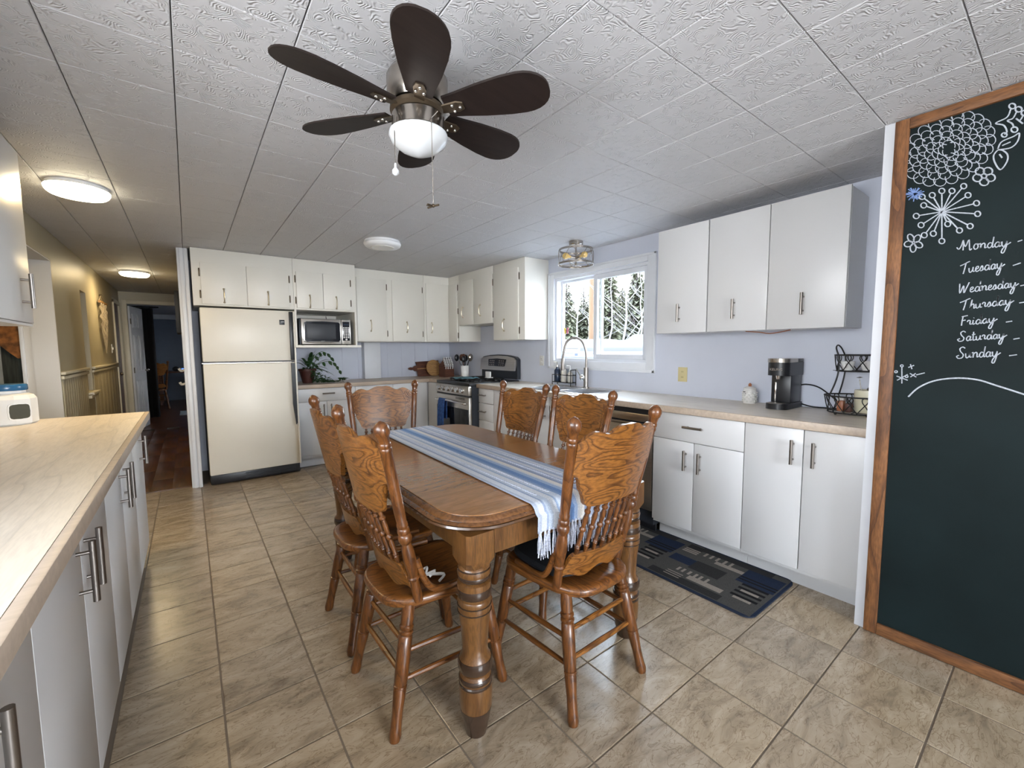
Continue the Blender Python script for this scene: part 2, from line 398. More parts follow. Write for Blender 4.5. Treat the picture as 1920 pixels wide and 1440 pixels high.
# fridge wall with painted panelling strips
wb = struct(MB().box(.0445, WX+.14, BY, BY+.14, -.1, ZC+.1), 'wall_back', 'wall_blue')
for x in [.98+.2*i for i in range(11)]:
    MB().box(x, x+.006, BY-.004, BY+.002, ZK, 1.42).build('panel_strip', 'wall_blue', wb)
# boxed-in pipe column on the worktop
struct(MB().box(1.83, 2.045, BY-.11, BY, ZK+.002, 1.408, .003), 'trim_1', 'trim_white')
# partition between fridge and hall, with cased end
struct(MB().box(-.03, .045, 5.12, 9.2, -.1, ZC+.1), 'wall_hall_right', 'wall_beige')
cs = struct(MB().box(-.037, .048, 5.03, 5.12, 0, ZC-.001, .004), 'trim_2', 'trim_white')
MB().box(-.018, .012, 5.018, 5.03, 0, ZC-.002, .003).build('casing_bead', 'trim_white', cs)
MB().box(.018, .046, 5.014, 5.03, 0, ZC-.002, .003).build('casing_bead', 'trim_white', cs)
# left wall
struct(MB().box(LX-.14, LX, BK-.14, -.35, -.1, ZC+.1).box(LX-.14, LX, 1.35, 3.0, -.1, ZC+.1).box(LX-.14, LX, -.35, 1.35, -.1, 1.13).box(LX-.14, LX, -.35, 1.35, 1.87, ZC+.1), 'wall_left', 'wall_white')
struct(MB().box(LX, LX+.015, -.42, -.35, 1.06, 1.94).box(LX, LX+.015, 1.35, 1.42, 1.06, 1.94).box(LX, LX+.015, -.35, 1.35, 1.87, 1.94).box(LX, LX+.015, -.35, 1.35, 1.06, 1.13), 'window_3', 'trim_white')
b_ = MB().box(LX-.14, LX, 3.0, 4.96, 2.04, ZC+.1)
b_.box(LX-.14, LX, 4.96, 6.06, -.1, ZC+.1).box(LX-.14, LX, 6.06, 6.36, -.1, .90).box(LX-.14, LX, 6.06, 6.36, 1.93, ZC+.1).box(LX-.14, LX-.11, 6.06, 6.36, .9, 1.93)
b_.box(LX-.14, LX, 6.36, 8.45, -.1, ZC+.1).box(LX-.14, LX, 8.45, 9.05, 2.02, ZC+.1).box(LX-.14, LX, 9.05, 9.3, -.1, ZC+.1)
hl = struct(b_, 'wall_hall_left', 'wall_beige')
# wainscot boards below the chair rail
for i in range(12):
    y = 4.98+i*.09
    MB().box(LX, LX+.006, y, y+.084, .09, 1.085, .002).build('wainscot_board', 'wall_beige', hl)
for i in range(8):
    y = 6.40+i*.25
    MB().box(LX, LX+.006, y, y+.245, .09, 1.085, .002).build('wainscot_board', 'wall_beige', hl)
b_ = MB()
for y0, y1 in ((4.95, 6.06), (6.37, 8.42)):
    b_.box(LX, LX+.028, y0, y1, 1.125, 1.15, .004); b_.box(LX, LX+.02, y0, y1, 1.088, 1.115, .004)
struct(b_, 'trim_3', 'trim_cream')
struct(MB().box(LX, LX+.05, 6.02, 6.42, .872, .896, .004).box(LX, LX+.03, 6.02, 6.42, .835, .868, .004), 'trim_4', 'trim_cream')
struct(MB().box(LX, LX+.018, 8.39, 8.45, 0, 2.07, .003).box(LX, LX+.018, 9.05, 9.11, 0, 2.07, .003).box(LX, LX+.018, 8.39, 9.11, 2.02, 2.08, .003), 'trim_5', 'trim_cream')
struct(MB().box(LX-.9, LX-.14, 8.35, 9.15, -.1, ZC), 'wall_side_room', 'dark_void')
# end wall of the hall with door opening
struct(MB().box(LX-.14, -.74, 9.2, 9.3, -.1, ZC+.1).box(-.74, -.05, 9.2, 9.3, 2.07, ZC+.1).box(-.05, .3, 9.2, 9.3, -.1, ZC+.1), 'wall_hall_end', 'wall_beige')
struct(MB().box(-.80, -.74, 9.182, 9.2, 0, 2.13, .003).box(-.74, -.05, 9.182, 9.2, 2.075, 2.13, .003), 'trim_6', 'trim_cream')
# nook seen through the opening on the left
nk = struct(MB().box(-2.6, LX-.142, 4.96, 5.06, -.1, 1.0-.05).box(-2.6, -1.78, 4.96, 5.06, .95, 1.55).box(-1.035, LX-.142, 4.96, 5.06, .95, 1.55).box(-2.6, LX-.142, 4.96, 5.06, 1.55, ZC+.1), 'wall_nook', 'wall_white')
struct(MB().box(LX-.1415, LX-.001, 4.950, 4.9595, 0, 2.039), 'trim_9', 'wall_white')
struct(MB().box(LX-.14, LX-.002, 3.0, 4.95, 2.030, 2.0395), 'trim_10', 'wall_white')
dr2 = tag(thing('door_2', None, None, (LX-.02, 8.75, 0)), kind='structure')
MB().box(LX-.035, LX-.006, 8.452, 9.048, .005, 2.018).build('leaf', 'board_dark', dr2)
MB().lathe([(0, .012), (.4, .012), (.6, .026), (1, .02)], (LX-.006, 8.52, .98), (LX+.05, 8.52, .98), 14).build('knob', 'nickel', dr2)
struct(MB().box(-2.7, -2.6, 2.8, 5.06, -.1, ZC+.1).box(-2.6, LX-.14, 2.8, 2.9, -.1, ZC+.1), 'wall_nook_side', 'wall_white')
struct(MB().box(-1.035, -1.012, 4.945, 4.96, .93, 1.57, .003).box(-1.80, -1.012, 4.945, 4.96, 1.55, 1.572, .003).box(-1.80, -1.012, 4.935, 4.96, .925, .95, .003).box(-1.80, -1.78, 4.945, 4.96, .93, 1.57, .003), 'trim_7', 'trim_white')
struct(MB().box(-1.9, -.95, 5.5, 5.55, .6, 1.9).box(-1.9, -1.85, 5.06, 5.5, .6, 1.9).box(-1.0, -.95, 5.06, 5.5, .6, 1.9).box(-1.9, -.95, 5.06, 5.55, 1.9, 1.95).box(-1.9, -.95, 5.06, 5.55, .55, .6), 'window_2', 'dark_void')
# wall behind the camera with two windows
b_ = MB()
for x0, x1, z0, z1 in ((LX, -.23, -.1, ZC+.1), (-.23, 1.47, -.1, .84), (-.23, 1.47, 2.0, ZC+.1), (1.47, CX, -.1, ZC+.1)): b_.box(x0, x1, BK-.14, BK, z0, z1)
struct(b_, 'wall_behind', 'wall_white')
# far room; unseen opening in its right wall added to let sky light in
struct(MB().box(-2.3, -2.2, 9.3, 14.5, -.1, ZC+.1).box(-2.3, 1.7, 14.5, 14.6, -.1, ZC+.1).box(1.6, 1.7, 9.3, 11.0, -.1, ZC+.1).box(1.6, 1.7, 11.7, 14.5, -.1, ZC+.1).box(1.6, 1.7, 11.0, 11.7, -.1, 1.2).box(1.6, 1.7, 11.0, 11.7, 1.85, ZC+.1).box(.3, 1.7, 9.2, 9.3, -.1, ZC+.1).box(-2.3, LX-.14, 9.2, 9.3, -.1, ZC+.1), 'wall_far_room', 'wall_navy')
struct(MB().box(-2.2, 1.6, 14.44, 14.5, 2.14, ZC, .01), 'trim_8', 'trim_white')
struct(MB().box(-2.3, 1.7, 9.3, 14.6, ZC, ZC+.1), 'ceiling_far_room', 'wall_white')

# ---- ceiling: backing plus single 12-inch tiles
ceil = struct(MB().box(-2.7, WX+.14, BK-.14, 9.3, ZC+.008, ZC+.10), 'ceiling', 'shadow_gap')
def tile_mb(x0, x1, y0, y1, z, t, ch, gx, gy):
    """tile with chamfered rim; t<0 hangs down (ceiling)"""
    x0 += gx/2; x1 -= gx/2; y0 += gy/2; y1 -= gy/2
    vs = [(x0, y0, z), (x1, y0, z), (x1, y1, z), (x0, y1, z)]
    zt = z+t; c = ch if t > 0 else ch
    zm = z+t*.6
    vs += [(x0, y0, zm), (x1, y0, zm), (x1, y1, zm), (x0, y1, zm)]
    vs += [(x0+c, y0+c, zt), (x1-c, y0+c, zt), (x1-c, y1-c, zt), (x0+c, y1-c, zt)]
    fs = [(0, 3, 2, 1), (8, 9, 10, 11)]
    for a in (0, 4):
        for i in range(4): fs.append((a+i, a+(i+1) % 4, a+4+(i+1) % 4, a+4+i))
    return vs, fs
def lay(parent, name, material, xs, ys, z, t, ch, gx, gy, keep, single_ok):
    rest = MB(); cache = {}; n = 0
    for i in range(len(xs)-1):
        for j in range(len(ys)-1):
            x0, x1, y0, y1 = xs[i], xs[i+1], ys[j], ys[j+1]
            if x1-x0 < .02 or y1-y0 < .02 or not keep(x0, x1, y0, y1): continue
            if not single_ok(x0, x1, y0, y1):
                vs, fs = tile_mb(x0, x1, y0, y1, z, t, ch, gx, gy); rest.add(vs, fs); continue
            k = (round(x1-x0, 4), round(y1-y0, 4))
            if k not in cache:
                vs, fs = tile_mb(-(x1-x0)/2, (x1-x0)/2, -(y1-y0)/2, (y1-y0)/2, 0, t, ch, gx, gy)
                cache[k] = MB().add(vs, fs).mesh(name, material, smooth=0)
            o = bpy.data.objects.new(name, cache[k]); COL.objects.link(o); o.parent = parent; o.location = ((x0+x1)/2, (y0+y1)/2, z); n += 1
    if rest.f:
        tag(rest.build(name+'_field', material, parent, smooth=0), kind='stuff')
    return n
xs = [LX]+[.0138+.3048*k for k in range(-2, 11)]+[WX]
ys = [BK]+[.2444+.3052*j for j in range(-12, 30)]
ys = [y for y in ys if BK <= y < 9.2]+[9.2]
lay(ceil, 'ceiling_tile', 'ceiling_tile', xs, ys, ZC+.008, -.008, .0022, .0030, .0020,
    lambda x0, x1, y0, y1: (y1 < 5.75 or x0 < 0) and not (x0 > CX and y1 < .56),
    lambda x0, x1, y0, y1: y0 > -.70 and y1 < 7.1 and not (x0 > -.01 and y0 > 5.2) and not (y1 < .3 and x0 > 2.2))
struct(MB().box(-2.7, LX-.14, 2.8, 5.06, ZC, ZC+.008), 'ceiling_nook', 'ceiling_tile')
# ---- floor: grout bed plus single tiles; brown laminate in the hall
flo = struct(MB().box(-2.7, WX+.14, BK-.14, 5.72, -.1, -.0022), 'floor', 'grout')
xs = [LX]+[.034+.3075*k for k in range(-2, 10)]
ys = [.53+.312*j for j in range(-12, 14)]+[5.12]
def keep_floor(x0, x1, y0, y1):
    if x0 > 2.45 and y1 < .56: return False
    if x0 < -.28 and y0 < 3.1: return False
    if y0 < BK-.1: return False
    return x0 < 2.7
lay(flo, 'floor_tile', 'floor_tile', xs, ys, -.0022, .0022, .0016, .0058, .0056, keep_floor, lambda x0, x1, y0, y1: y0 > -.8)
MB().box(-.83, -.035, 5.10, 5.125, 0, .006, .002).build('threshold', 'hall_plank', flo)
hf = struct(MB().box(LX-.14, .05, 5.12, 9.3, -.1, -.003), 'floor_hall', 'shadow_gap')
for i in range(5):
    for j in range(5):
        y0 = 5.125+j*.9-(.45 if i % 2 else 0); y1 = y0+.9; y0 = max(y0, 5.125); y1 = min(y1, 9.3)
        if y1-y0 < .05: continue
        MB().box(LX+i*.16+.0008, min(LX+(i+1)*.16, -.03)-.0008, y0+.0008, y1-.0008, -.003, 0, .0006).build('floor_plank', 'hall_plank', hf)
struct(MB().box(-2.3, 1.7, 9.3, 14.6, -.1, 0), 'floor_far_room', 'hall_plank')
struct(MB().box(-2.7, LX-.14, 2.8, 5.06, -.0022, 0), 'floor_nook', 'floor_tile')
struct(MB().box(LX+.002, LX+.014, 4.98, 8.38, 0, .085, .003), 'baseboard_left', 'trim_cream')

# ---- sink window
w1 = tag(thing('window_1', None, None, (WX, 2.795, WZ0)), kind='structure')
T = .085
b_ = MB()
for (y0, y1, z0, z1) in ((WY0-T, WY0, WZ0-T, WZ1+.065), (WY1, WY1+T, WZ0-T, WZ1+.065), (WY0, WY1, WZ1, WZ1+.065), (WY0, WY1, WZ0-T, WZ0)):
    b_.box(WX-.016, WX, y0, y1, z0, z1, .004)
b_.box(WX-.024, WX-.016, WY0-T, WY0-T+.022, WZ0-T, WZ1+.065, .003).box(WX-.024, WX-.016, WY1+T-.022, WY1+T, WZ0-T, WZ1+.065, .003).box(WX-.024, WX-.016, WY0-T, WY1+T, WZ1+.045, WZ1+.065, .003).box(WX-.024, WX-.016, WY0-T, WY1+T, WZ0-T, WZ0-T+.022, .003)
b_.build('casing', 'trim_white', w1)
b_ = MB(); f = .025
b_.box(WX+.01, WX+.13, WY0, WY0+f, WZ0, WZ1).box(WX+.01, WX+.13, WY1-f, WY1, WZ0, WZ1).box(WX+.01, WX+.13, WY0+f, WY1-f, WZ1-f, WZ1).box(WX+.01, WX+.13, WY0+f, WY1-f, WZ0, WZ0+f)
b_.build('frame', 'trim_white', w1)
def sash(y0, y1, x0, x1, fw):
    z0, z1 = WZ0+.025, WZ1-.025
    b_ = MB().box(x0, x1, y0, y0+fw, z0, z1, .004).box(x0, x1, y1-fw, y1, z0, z1, .004).box(x0, x1, y0+fw, y1-fw, z1-fw*1.0, z1, .004).box(x0, x1, y0+fw, y1-fw, z0, z0+fw*1.0, .004)
    s = b_.build('sash', 'trim_white', w1)
    MB().box((x0+x1)/2-.002, (x0+x1)/2+.002, y0+fw, y1-fw, z0+fw, z1-fw).build('pane', 'glass', s)
sash(2.79, 3.35, WX+.075, WX+.105, .022)
sash(2.24, 2.86, WX+.035, WX+.07, .046)
# butterfly ornament hanging on the pane
bf = thing('butterfly_ornament', 'small yellow and pink butterfly stuck on the left window pane', 'ornament', (WX+.07, 3.27, 1.50))
for sgn, mt in ((1, 'yellow_wing'), (-1, 'pink_wing')):
    P = [(0, 0), (sgn*.02, .035), (sgn*.035, .03), (sgn*.03, .005), (sgn*.028, -.03), (sgn*.012, -.035)]
    MB().prism(P, lambda a, b, d: (WX+.068+d, 3.27+a, 1.50+b), .003).build('wing', mt, bf)
MB().cyl((WX+.067, 3.27, 1.465), (WX+.067, 3.27, 1.54), .003, seg=8).build('body', 'black_plastic', bf)

# ---- chalkboard
CB = thing('chalkboard', 'tall dark green chalkboard in a brown wood frame with chalk drawings', 'chalkboard', (CX, -.4, .0))
MB().box(CX-.008, CX, -1.5, .475, .05, 2.215).build('board', 'chalkboard', CB)
MB().box(CX-.022, CX, .468, .514, .004, ZC-.006, .003).build('frame_side', 'frame_wood', CB)
MB().box(CX-.022, CX, -1.5, .468, 2.212, ZC-.006, .003).build('frame_top', 'frame_wood_y', CB)
MB().box(CX-.022, CX, -1.5, .468, .004, .055, .003).build('frame_bottom', 'frame_wood_y', CB)
XB = CX-.0085
NB = Vector((-1, 0, 0))
def chalk(strokes, name, w=.0045, material='chalk', n=6, smooth=True):
    b_ = MB()
    for st in strokes:
        pts = [on_x(p[0], p[1], XB) for p in st]
        if smooth and len(pts) > 2: pts = smooth_pts(pts, n)
        b_.ribbon(pts, w, NB, .0002)
    return b_.build(name, material, CB, smooth=0)
def ell(cx, cy, rx, ry, a0=0, a1=360, n=14, tilt=0):
    out = []
    for k in range(n+1):
        t = math.radians(a0+(a1-a0)*k/n); x = rx*math.cos(t); y = ry*math.sin(t); q = math.radians(tilt)
        out.append((cx+x*math.cos(q)-y*math.sin(q), cy+x*math.sin(q)+y*math.cos(q)))
    return out
# big layered bloom: rows of scallops
st = []
for ring, (rx, ry, n) in enumerate(((76, 58, 22), (62, 46, 19), (48, 35, 16), (34, 24, 12), (20, 14, 8), (8, 6, 4))):
    for k in range(n):
        a = 2*PI*k/n+ring*.3; cx = 1779+rx*math.cos(a)-ry*.10*math.sin(a); cy = 279+ry*math.sin(a)-rx*.22*math.cos(a)
        st.append(ell(cx, cy, 12, 10.5, math.degrees(a)-115, math.degrees(a)+115, 9))
chalk(st, 'chalk_bloom', .0026, smooth=False)
# dandelion of spokes ending in rings
cxd, cyd = 1766, 397; st = []
for (x, y) in ((1729, 369), (1748, 366), (1766, 358), (1785, 358), (1807, 349), (1815, 366), (1831, 381), (1833, 401), (1819, 424), (1799, 432), (1777, 420), (1766, 452), (1750, 438), (1733, 441), (1727, 422), (1718, 405), (1732, 385)):
    dx, dy = x-cxd, y-cyd; l = math.hypot(dx, dy); q = 1-6/l
    st.append([(cxd, cyd), (cxd+dx*q, cyd+dy*q)])
chalk(st, 'chalk_spoke', .0042, smooth=False)
chalk([ell(x, y, 5.5, 5) for (x, y) in ((1729, 369), (1748, 366), (1766, 358), (1785, 358), (1807, 349), (1815, 366), (1831, 381), (1833, 401), (1819, 424), (1799, 432), (1777, 420), (1766, 452), (1750, 438), (1733, 441), (1727, 422), (1718, 405), (1732, 385))], 'chalk_ring', .0040, smooth=False)
# small flowers, leaves and sprigs
st = [ell(1845, 330, 5, 4)]+[ell(1845+13*math.cos(a), 330+11*math.sin(a), 8.5, 7) for a in [k*2*PI/5+.3 for k in range(5)]]
chalk(st, 'chalk_flower', .0042, smooth=False)
st = [ell(1713+10*math.cos(a), 455+10*math.sin(a), 8, 5.5, tilt=math.degrees(a)) for a in [k*2*PI/5+.4 for k in range(5)]]
chalk(st, 'chalk_flower', .0042, smooth=False)
chalk([[(1871, 279), (1878, 266), (1900, 256), (1911, 250), (1908, 265), (1895, 277), (1871, 281)], [(1879, 273), (1895, 266)], [(1871, 281), (1863, 292), (1866, 306), (1876, 318), (1888, 303), (1889, 290), (1880, 282), (1871, 281)], [(1874, 289), (1879, 296)]], 'chalk_leaf', .0042)
chalk([ell(1898, 199, 6, 5), [(1895, 205), (1888, 220), (1867, 231), (1882, 235), (1888, 247), (1883, 252)], ell(1883, 253, 5, 4), ell(1910, 205, 6, 5), [(1906, 210), (1899, 222), (1889, 226), (1898, 232), (1901, 240)], ell(1902, 243, 6, 5), ell(1921, 212, 6, 5), [(1918, 217), (1912, 226), (1905, 222), (1918, 232)]], 'chalk_sprig', .0042)
chalk([[(1715, 363), (1715+19*math.cos(a)*random.uniform(.6, 1.1), 363+15*math.sin(a)*random.uniform(.6, 1.1))] for a in [k*PI/11 for k in range(22)]], 'chalk_burst', .0032, 'chalk_blue', smooth=False)
chalk([[(1691, 699), (1691, 719)], [(1681, 705), (1702, 713)], [(1682, 713), (1702, 702)], ell(1691, 686, 2.5, 2), ell(1680, 697, 2.5, 2), ell(1700, 706, 2.5, 2), [(1703, 689), (1714, 685)], [(1707, 683), (1710, 692)], [(1706, 700), (1718, 707)], [(1707, 707), (1717, 700)], [(1718, 703), (1734, 699)], [(1691, 699), (1691, 687)]], 'chalk_sprig', .0038, smooth=False)
chalk([[(1703, 744), (1722, 727), (1752, 714), (1792, 709), (1832, 712), (1872, 724), (1925, 741)]], 'chalk_arc', .0055, n=12)
# handwritten day names (single-stroke script)
GL = {
 'M': (1.25, [[(-.35, .35), (-.12, .15), (.1, .5), (.25, 1), (.3, .0)], [(.25, .95), (.5, .35), (.8, 1.0), (.95, .0), (1.15, .1)]]),
 'o': (.62, [[(.45, .5), (.2, .5), (.08, .22), (.22, .0), (.45, .08), (.5, .32), (.38, .5), (.62, .45)]]),
 'n': (.75, [[(.0, .45), (.12, .5), (.14, 0), (.2, .35), (.42, .52), (.55, .38), (.56, .05), (.75, .1)]]),
 'd': (.72, [[(.5, .42), (.25, .5), (.06, .22), (.22, 0), (.45, .12), (.56, .5), (.62, 1.05), (.55, .4), (.58, .03), (.72, .1)]]),
 'a': (.68, [[(.5, .42), (.28, .5), (.06, .25), (.2, 0), (.42, .12), (.52, .48), (.5, .05), (.68, .1)]]),
 'y': (.85, [[(.05, .5), (.1, .12), (.3, .02), (.5, .3), (.56, .5), (.5, -.1), (.3, -.62), (.08, -.55), (.2, -.2), (.55, .1), (.95, .35)]]),
 'T': (.80, [[(-.25, .78), (.2, .9), (.6, 1.05), (.85, 1.1)], [(.42, 1.0), (.3, .4), (.18, -.05)]]),
 'u': (.70, [[(0, .45), (.06, .1), (.22, 0), (.42, .2), (.48, .5), (.48, .08), (.7, .08)]]),
 'e': (.55, [[(.05, .2), (.35, .32), (.36, .5), (.15, .45), (.08, .15), (.25, 0), (.55, .12)]]),
 's': (.52, [[(.0, .1), (.22, .5), (.35, .3), (.3, .05), (.08, .02)], [(.3, .06), (.52, .15)]]),
 'W': (1.15, [[(0, 1), (.1, .0), (.45, .75), (.55, .0), (.8, .5), (1.05, 1.05)]]),
 'h': (.68, [[(.1, .1), (.25, .95), (.14, 0), (.2, .35), (.4, .5), (.5, .3), (.5, .03), (.68, .1)]]),
 'r': (.52, [[(.0, .35), (.1, .52), (.3, .45), (.3, .1), (.52, .1)]]),
 'F': (.75, [[(.1, 1.0), (.75, 1.08)], [(.25, 1.0), (.18, .5), (.15, 0)], [(.18, .55), (.55, .6)]]),
 'i': (.35, [[(.1, .5), (.1, .06), (.35, .1)], [(.14, .72), (.17, .76)]]),
 'S': (.85, [[(.75, .95), (.5, 1.1), (.2, .95), (.3, .65), (.6, .35), (.5, .05), (.1, .0), (-.1, .2), (.15, .3)]]),
 't': (.48, [[(.15, .95), (.15, .1), (.3, .02), (.48, .1)], [(-.02, .62), (.38, .68)]]),
}
def word(txt, x0, y0, x1, y1, h, dash):
    w = sum(GL[c][0] for c in txt); ux, uy = (x1-x0)/w, (y1-y0)/w; st = []; cur = 0
    for c in txt:
        for s_ in GL[c][1]:
            st.append([(x0+ux*(cur+a)+.10*h*b, y0+uy*(cur+a)-1.12*h*b) for a, b in s_])
        cur += GL[c][0]
    st.append([dash[0], dash[1]])
    chalk(st, 'chalk_word', .0034, n=5)
word('Monday', 1800, 470, 1893, 461, 17, ((1908, 453), (1917, 450)))
word('Tuesday', 1803, 513, 1882, 502, 17, ((1899, 498), (1914, 493)))
word('Wednesday', 1798, 550, 1908, 538, 16, ((1913, 536), (1922, 534)))
word('Thursday', 1803, 581, 1899, 570, 16, ((1911, 568), (1924, 566)))
word('Friday', 1800, 611, 1868, 604, 15, ((1886, 604), (1898, 602)))
word('Saturday', 1797, 640, 1886, 634, 15, ((1900, 636), (1912, 634)))
word('Sunday', 1795, 672, 1874, 668, 17, ((1892, 667), (1907, 665)))

# ================================================================== CABINETS
def P3(axis, pos, a, z, d):
    """point on a front: a along the run, z up, d outwards from the front"""
    if axis == 'x-': return Vector((pos-d, a, z))
    if axis == 'x+': return Vector((pos+d, a, z))
    return Vector((a, pos-d, z))
def fbox(b, axis, pos, a0, a1, z0, z1, d0, d1, bev=0):
    p = P3(axis, pos, a0, z0, d0); q = P3(axis, pos, a1, z1, d1)
    return b.box(p.x, q.x, p.y, q.y, p.z, q.z, bev)
def slab(parent, name, axis, pos, a0, a1, z0, z1, material, t=.018, gap=.0022):
    return fbox(MB(), axis, pos, a0+gap, a1-gap, z0+gap, z1-gap, -t, 0, .0018).build(name, material, parent)
def bar_pull(door, axis, pos, a, z, L=.155, vert=True, material='steel'):
    b = MB(); h = L/2; k = L*.32
    f = (lambda s, d: P3(axis, pos, a, z+s, d)) if vert else (lambda s, d: P3(axis, pos, a+s, z, d))
    b.cyl(f(-h, .032), f(h, .032), .0078, seg=12)
    for s in (-k, k): b.cyl(f(s, 0), f(s, .032), .005, seg=10)
    return b.build('handle', material, door)
def bow_pull(door, axis, pos, a, z, L=.125, vert=True):
    b = MB(); h = L/2
    f = (lambda s, d: P3(axis, pos, a, z+s, d)) if vert else (lambda s, d: P3(axis, pos, a+s, z, d))
    b.tube(smooth_pts([f(-h, .004), f(-h*.8, .018), f(-h*.4, .026), f(h*.4, .026), f(h*.8, .018), f(h, .004)], 4), .0055, 8)
    for s in (-h, h): b.sphere(f(s, .005), .010, 10, 6)
    return b.build('handle', 'brass_pull', door)
def hinges(door, axis, pos, a, zs):
    for z in zs:
        b = MB(); fbox(b, axis, pos, a-.006, a+.006, z-.028, z+.028, -.002, .006, .002)
        b.sphere(P3(axis, pos, a, z+.032, .002), .006, 8, 6).sphere(P3(axis, pos, a, z-.032, .002), .006, 8, 6)
        b.build('hinge', 'bronze', door)

# ---- right base run (fronts face -x)
FX = 2.53
def base_right(name, label, y0, y1, fronts, material='cab_new', top=ZK-.042):
    c = thing(name, label, 'cabinet', (FX, (y0+y1)/2, 0), group='white base cabinets under the sink-side worktop')
    MB().box(FX+.0195, WX-.003, y0+.001, y1-.001, .105, top).build('body', material, c)
    MB().box(FX+.10, FX+.115, y0+.001, y1-.001, 0, .104).build('toe_kick', material, c)
    for kind, a0, a1, z0, z1, h in fronts:
        d = slab(c, kind, 'x-', FX, a0, a1, z0, z1, material)
        if h: bar_pull(d, 'x-', FX, h[0], h[1], h[2] if len(h) > 2 else .13, kind == 'door')
    return c
ZT = .884
base_right('base_cabinet', 'white base cabinet with two tall doors below the coffee maker, beside the chalkboard', .553, 1.118, [('door', .553, .822, .125, ZT, (.770, .76)), ('door', .822, 1.118, .125, ZT, (.868, .76))])
base_right('base_cabinet', 'white base cabinet with one wide drawer over two doors, right of the dishwasher', 1.118, 1.722, [('drawer', 1.118, 1.722, .706, ZT, (1.425, .805)), ('door', 1.118, 1.424, .125, .706, (1.379, .585)), ('door', 1.424, 1.722, .125, .706, (1.476, .587))])
base_right('sink_cabinet', 'white base cabinet under the sink, behind the dining chairs', 2.335, 3.24, [('door', 2.335, 2.79, .125, ZT, (2.74, .75)), ('door', 2.79, 3.24, .125, ZT, (2.84, .75))], top=.755)
base_right('base_cabinet', 'narrow white base cabinet between sink cabinet and drawer stack', 3.24, 3.66, [('door', 3.24, 3.66, .125, ZT, (3.29, .75))])
base_right('drawer_cabinet', 'white stack of three drawers right of the stove', 3.66, 3.945, [('drawer', 3.66, 3.945, .725, ZT, (3.84, .815, .12)), ('drawer', 3.66, 3.945, .535, .725, (3.84, .635, .12)), ('drawer', 3.66, 3.945, .125, .535, (3.84, .40, .12))])
# ---- worktop on the sink side with sink cut-out
SY0, SY1, SX0, SX1 = 2.42, 3.22, 2.60, 3.03
wt = thing('worktop', 'pale wood-look worktop along the sink wall', 'worktop', (2.82, 2.25, ZK-.04))
e_ = .022
b_ = MB().box(2.50+e_, WX-.001, .553, SY0, ZK-.04, ZK).box(2.50+e_, WX-.001, SY1, 3.945, ZK-.04, ZK).box(2.50+e_, SX0, SY0, SY1, ZK-.04, ZK).box(SX1, WX-.001, SY0, SY1, ZK-.04, ZK)
b_.build('slab', 'counter', wt)
MB().box(2.50, 2.50+e_, .553, 3.945, ZK-.042, ZK, .003).build('front_edge', 'counter_edge', wt)
# ---- sink
sk = thing('sink', 'double-bowl grey sink set in the worktop under the window', 'sink', (2.84, 2.82, ZK))
b_ = MB(); SM = (SY0+SY1)/2
for (x0, x1, y0, y1) in ((SX0-.018, SX0+.02, SY0-.018, SY1+.018), (SX1-.05, SX1+.018, SY0-.018, SY1+.018), (SX0+.02, SX1-.05, SY0-.018, SY0+.02), (SX0+.02, SX1-.05, SY1-.02, SY1+.018), (SX0+.02, SX1-.05, SM-.018, SM+.018)): b_.box(x0, x1, y0, y1, ZK-.004, ZK+.006, .002)
b_.build('rim', 'chrome', sk)
for y0, y1 in ((SY0+.02, SM-.018), (SM+.018, SY1-.02)):
    b_ = MB(); x0, x1 = SX0+.02, SX1-.05; zb = ZK-.16
    b_.box(x0, x1, y0, y1, zb-.004, zb).box(x0, x0+.003, y0, y1, zb, ZK).box(x1-.003, x1, y0, y1, zb, ZK).box(x0, x1, y0, y0+.003, zb, ZK).box(x0, x1, y1-.003, y1, zb, ZK)
    bo = b_.build('bowl', 'grey_mat', sk)
    MB().cyl(((x0+x1)/2, (y0+y1)/2, zb), ((x0+x1)/2, (y0+y1)/2, zb+.004), .04).build('drain', 'steel', bo)
# ---- faucet
fa = thing('faucet', 'tall gooseneck pull-down faucet of brushed steel at the sink', 'faucet', (3.012, 2.80, ZK+.006))
X, Y = 3.012, 2.80
MB().lathe([(0, .030), (.05, .030), (.06, .024), (1, .022)], (X, Y, ZK+.006), (X, Y, ZK+.20), 16).build('base', 'steel', fa)
MB().tube(smooth_pts([(X, Y, ZK+.19), (X, Y, ZK+.34), (X-.02, Y+.035, ZK+.45), (X-.06, Y+.10, ZK+.485), (X-.10, Y+.165, ZK+.44), (X-.115, Y+.19, ZK+.32), (X-.117, Y+.195, ZK+.29)], 8), .011, 12).build('spout', 'steel', fa)
MB().lathe([(0, .012), (.1, .016), (.8, .019), (1, .017)], (X-.117, Y+.195, ZK+.29), (X-.117, Y+.195, ZK+.17), 14).build('spray_head', 'steel', fa)
h_ = MB().sphere((X-.03, Y+.02, ZK+.105), .028, 14, 8).build('valve', 'chrome', fa)
MB().tube([(X-.04, Y+.03, ZK+.115), (X-.06, Y+.07, ZK+.19)], .006, 8).build('lever', 'chrome', fa)
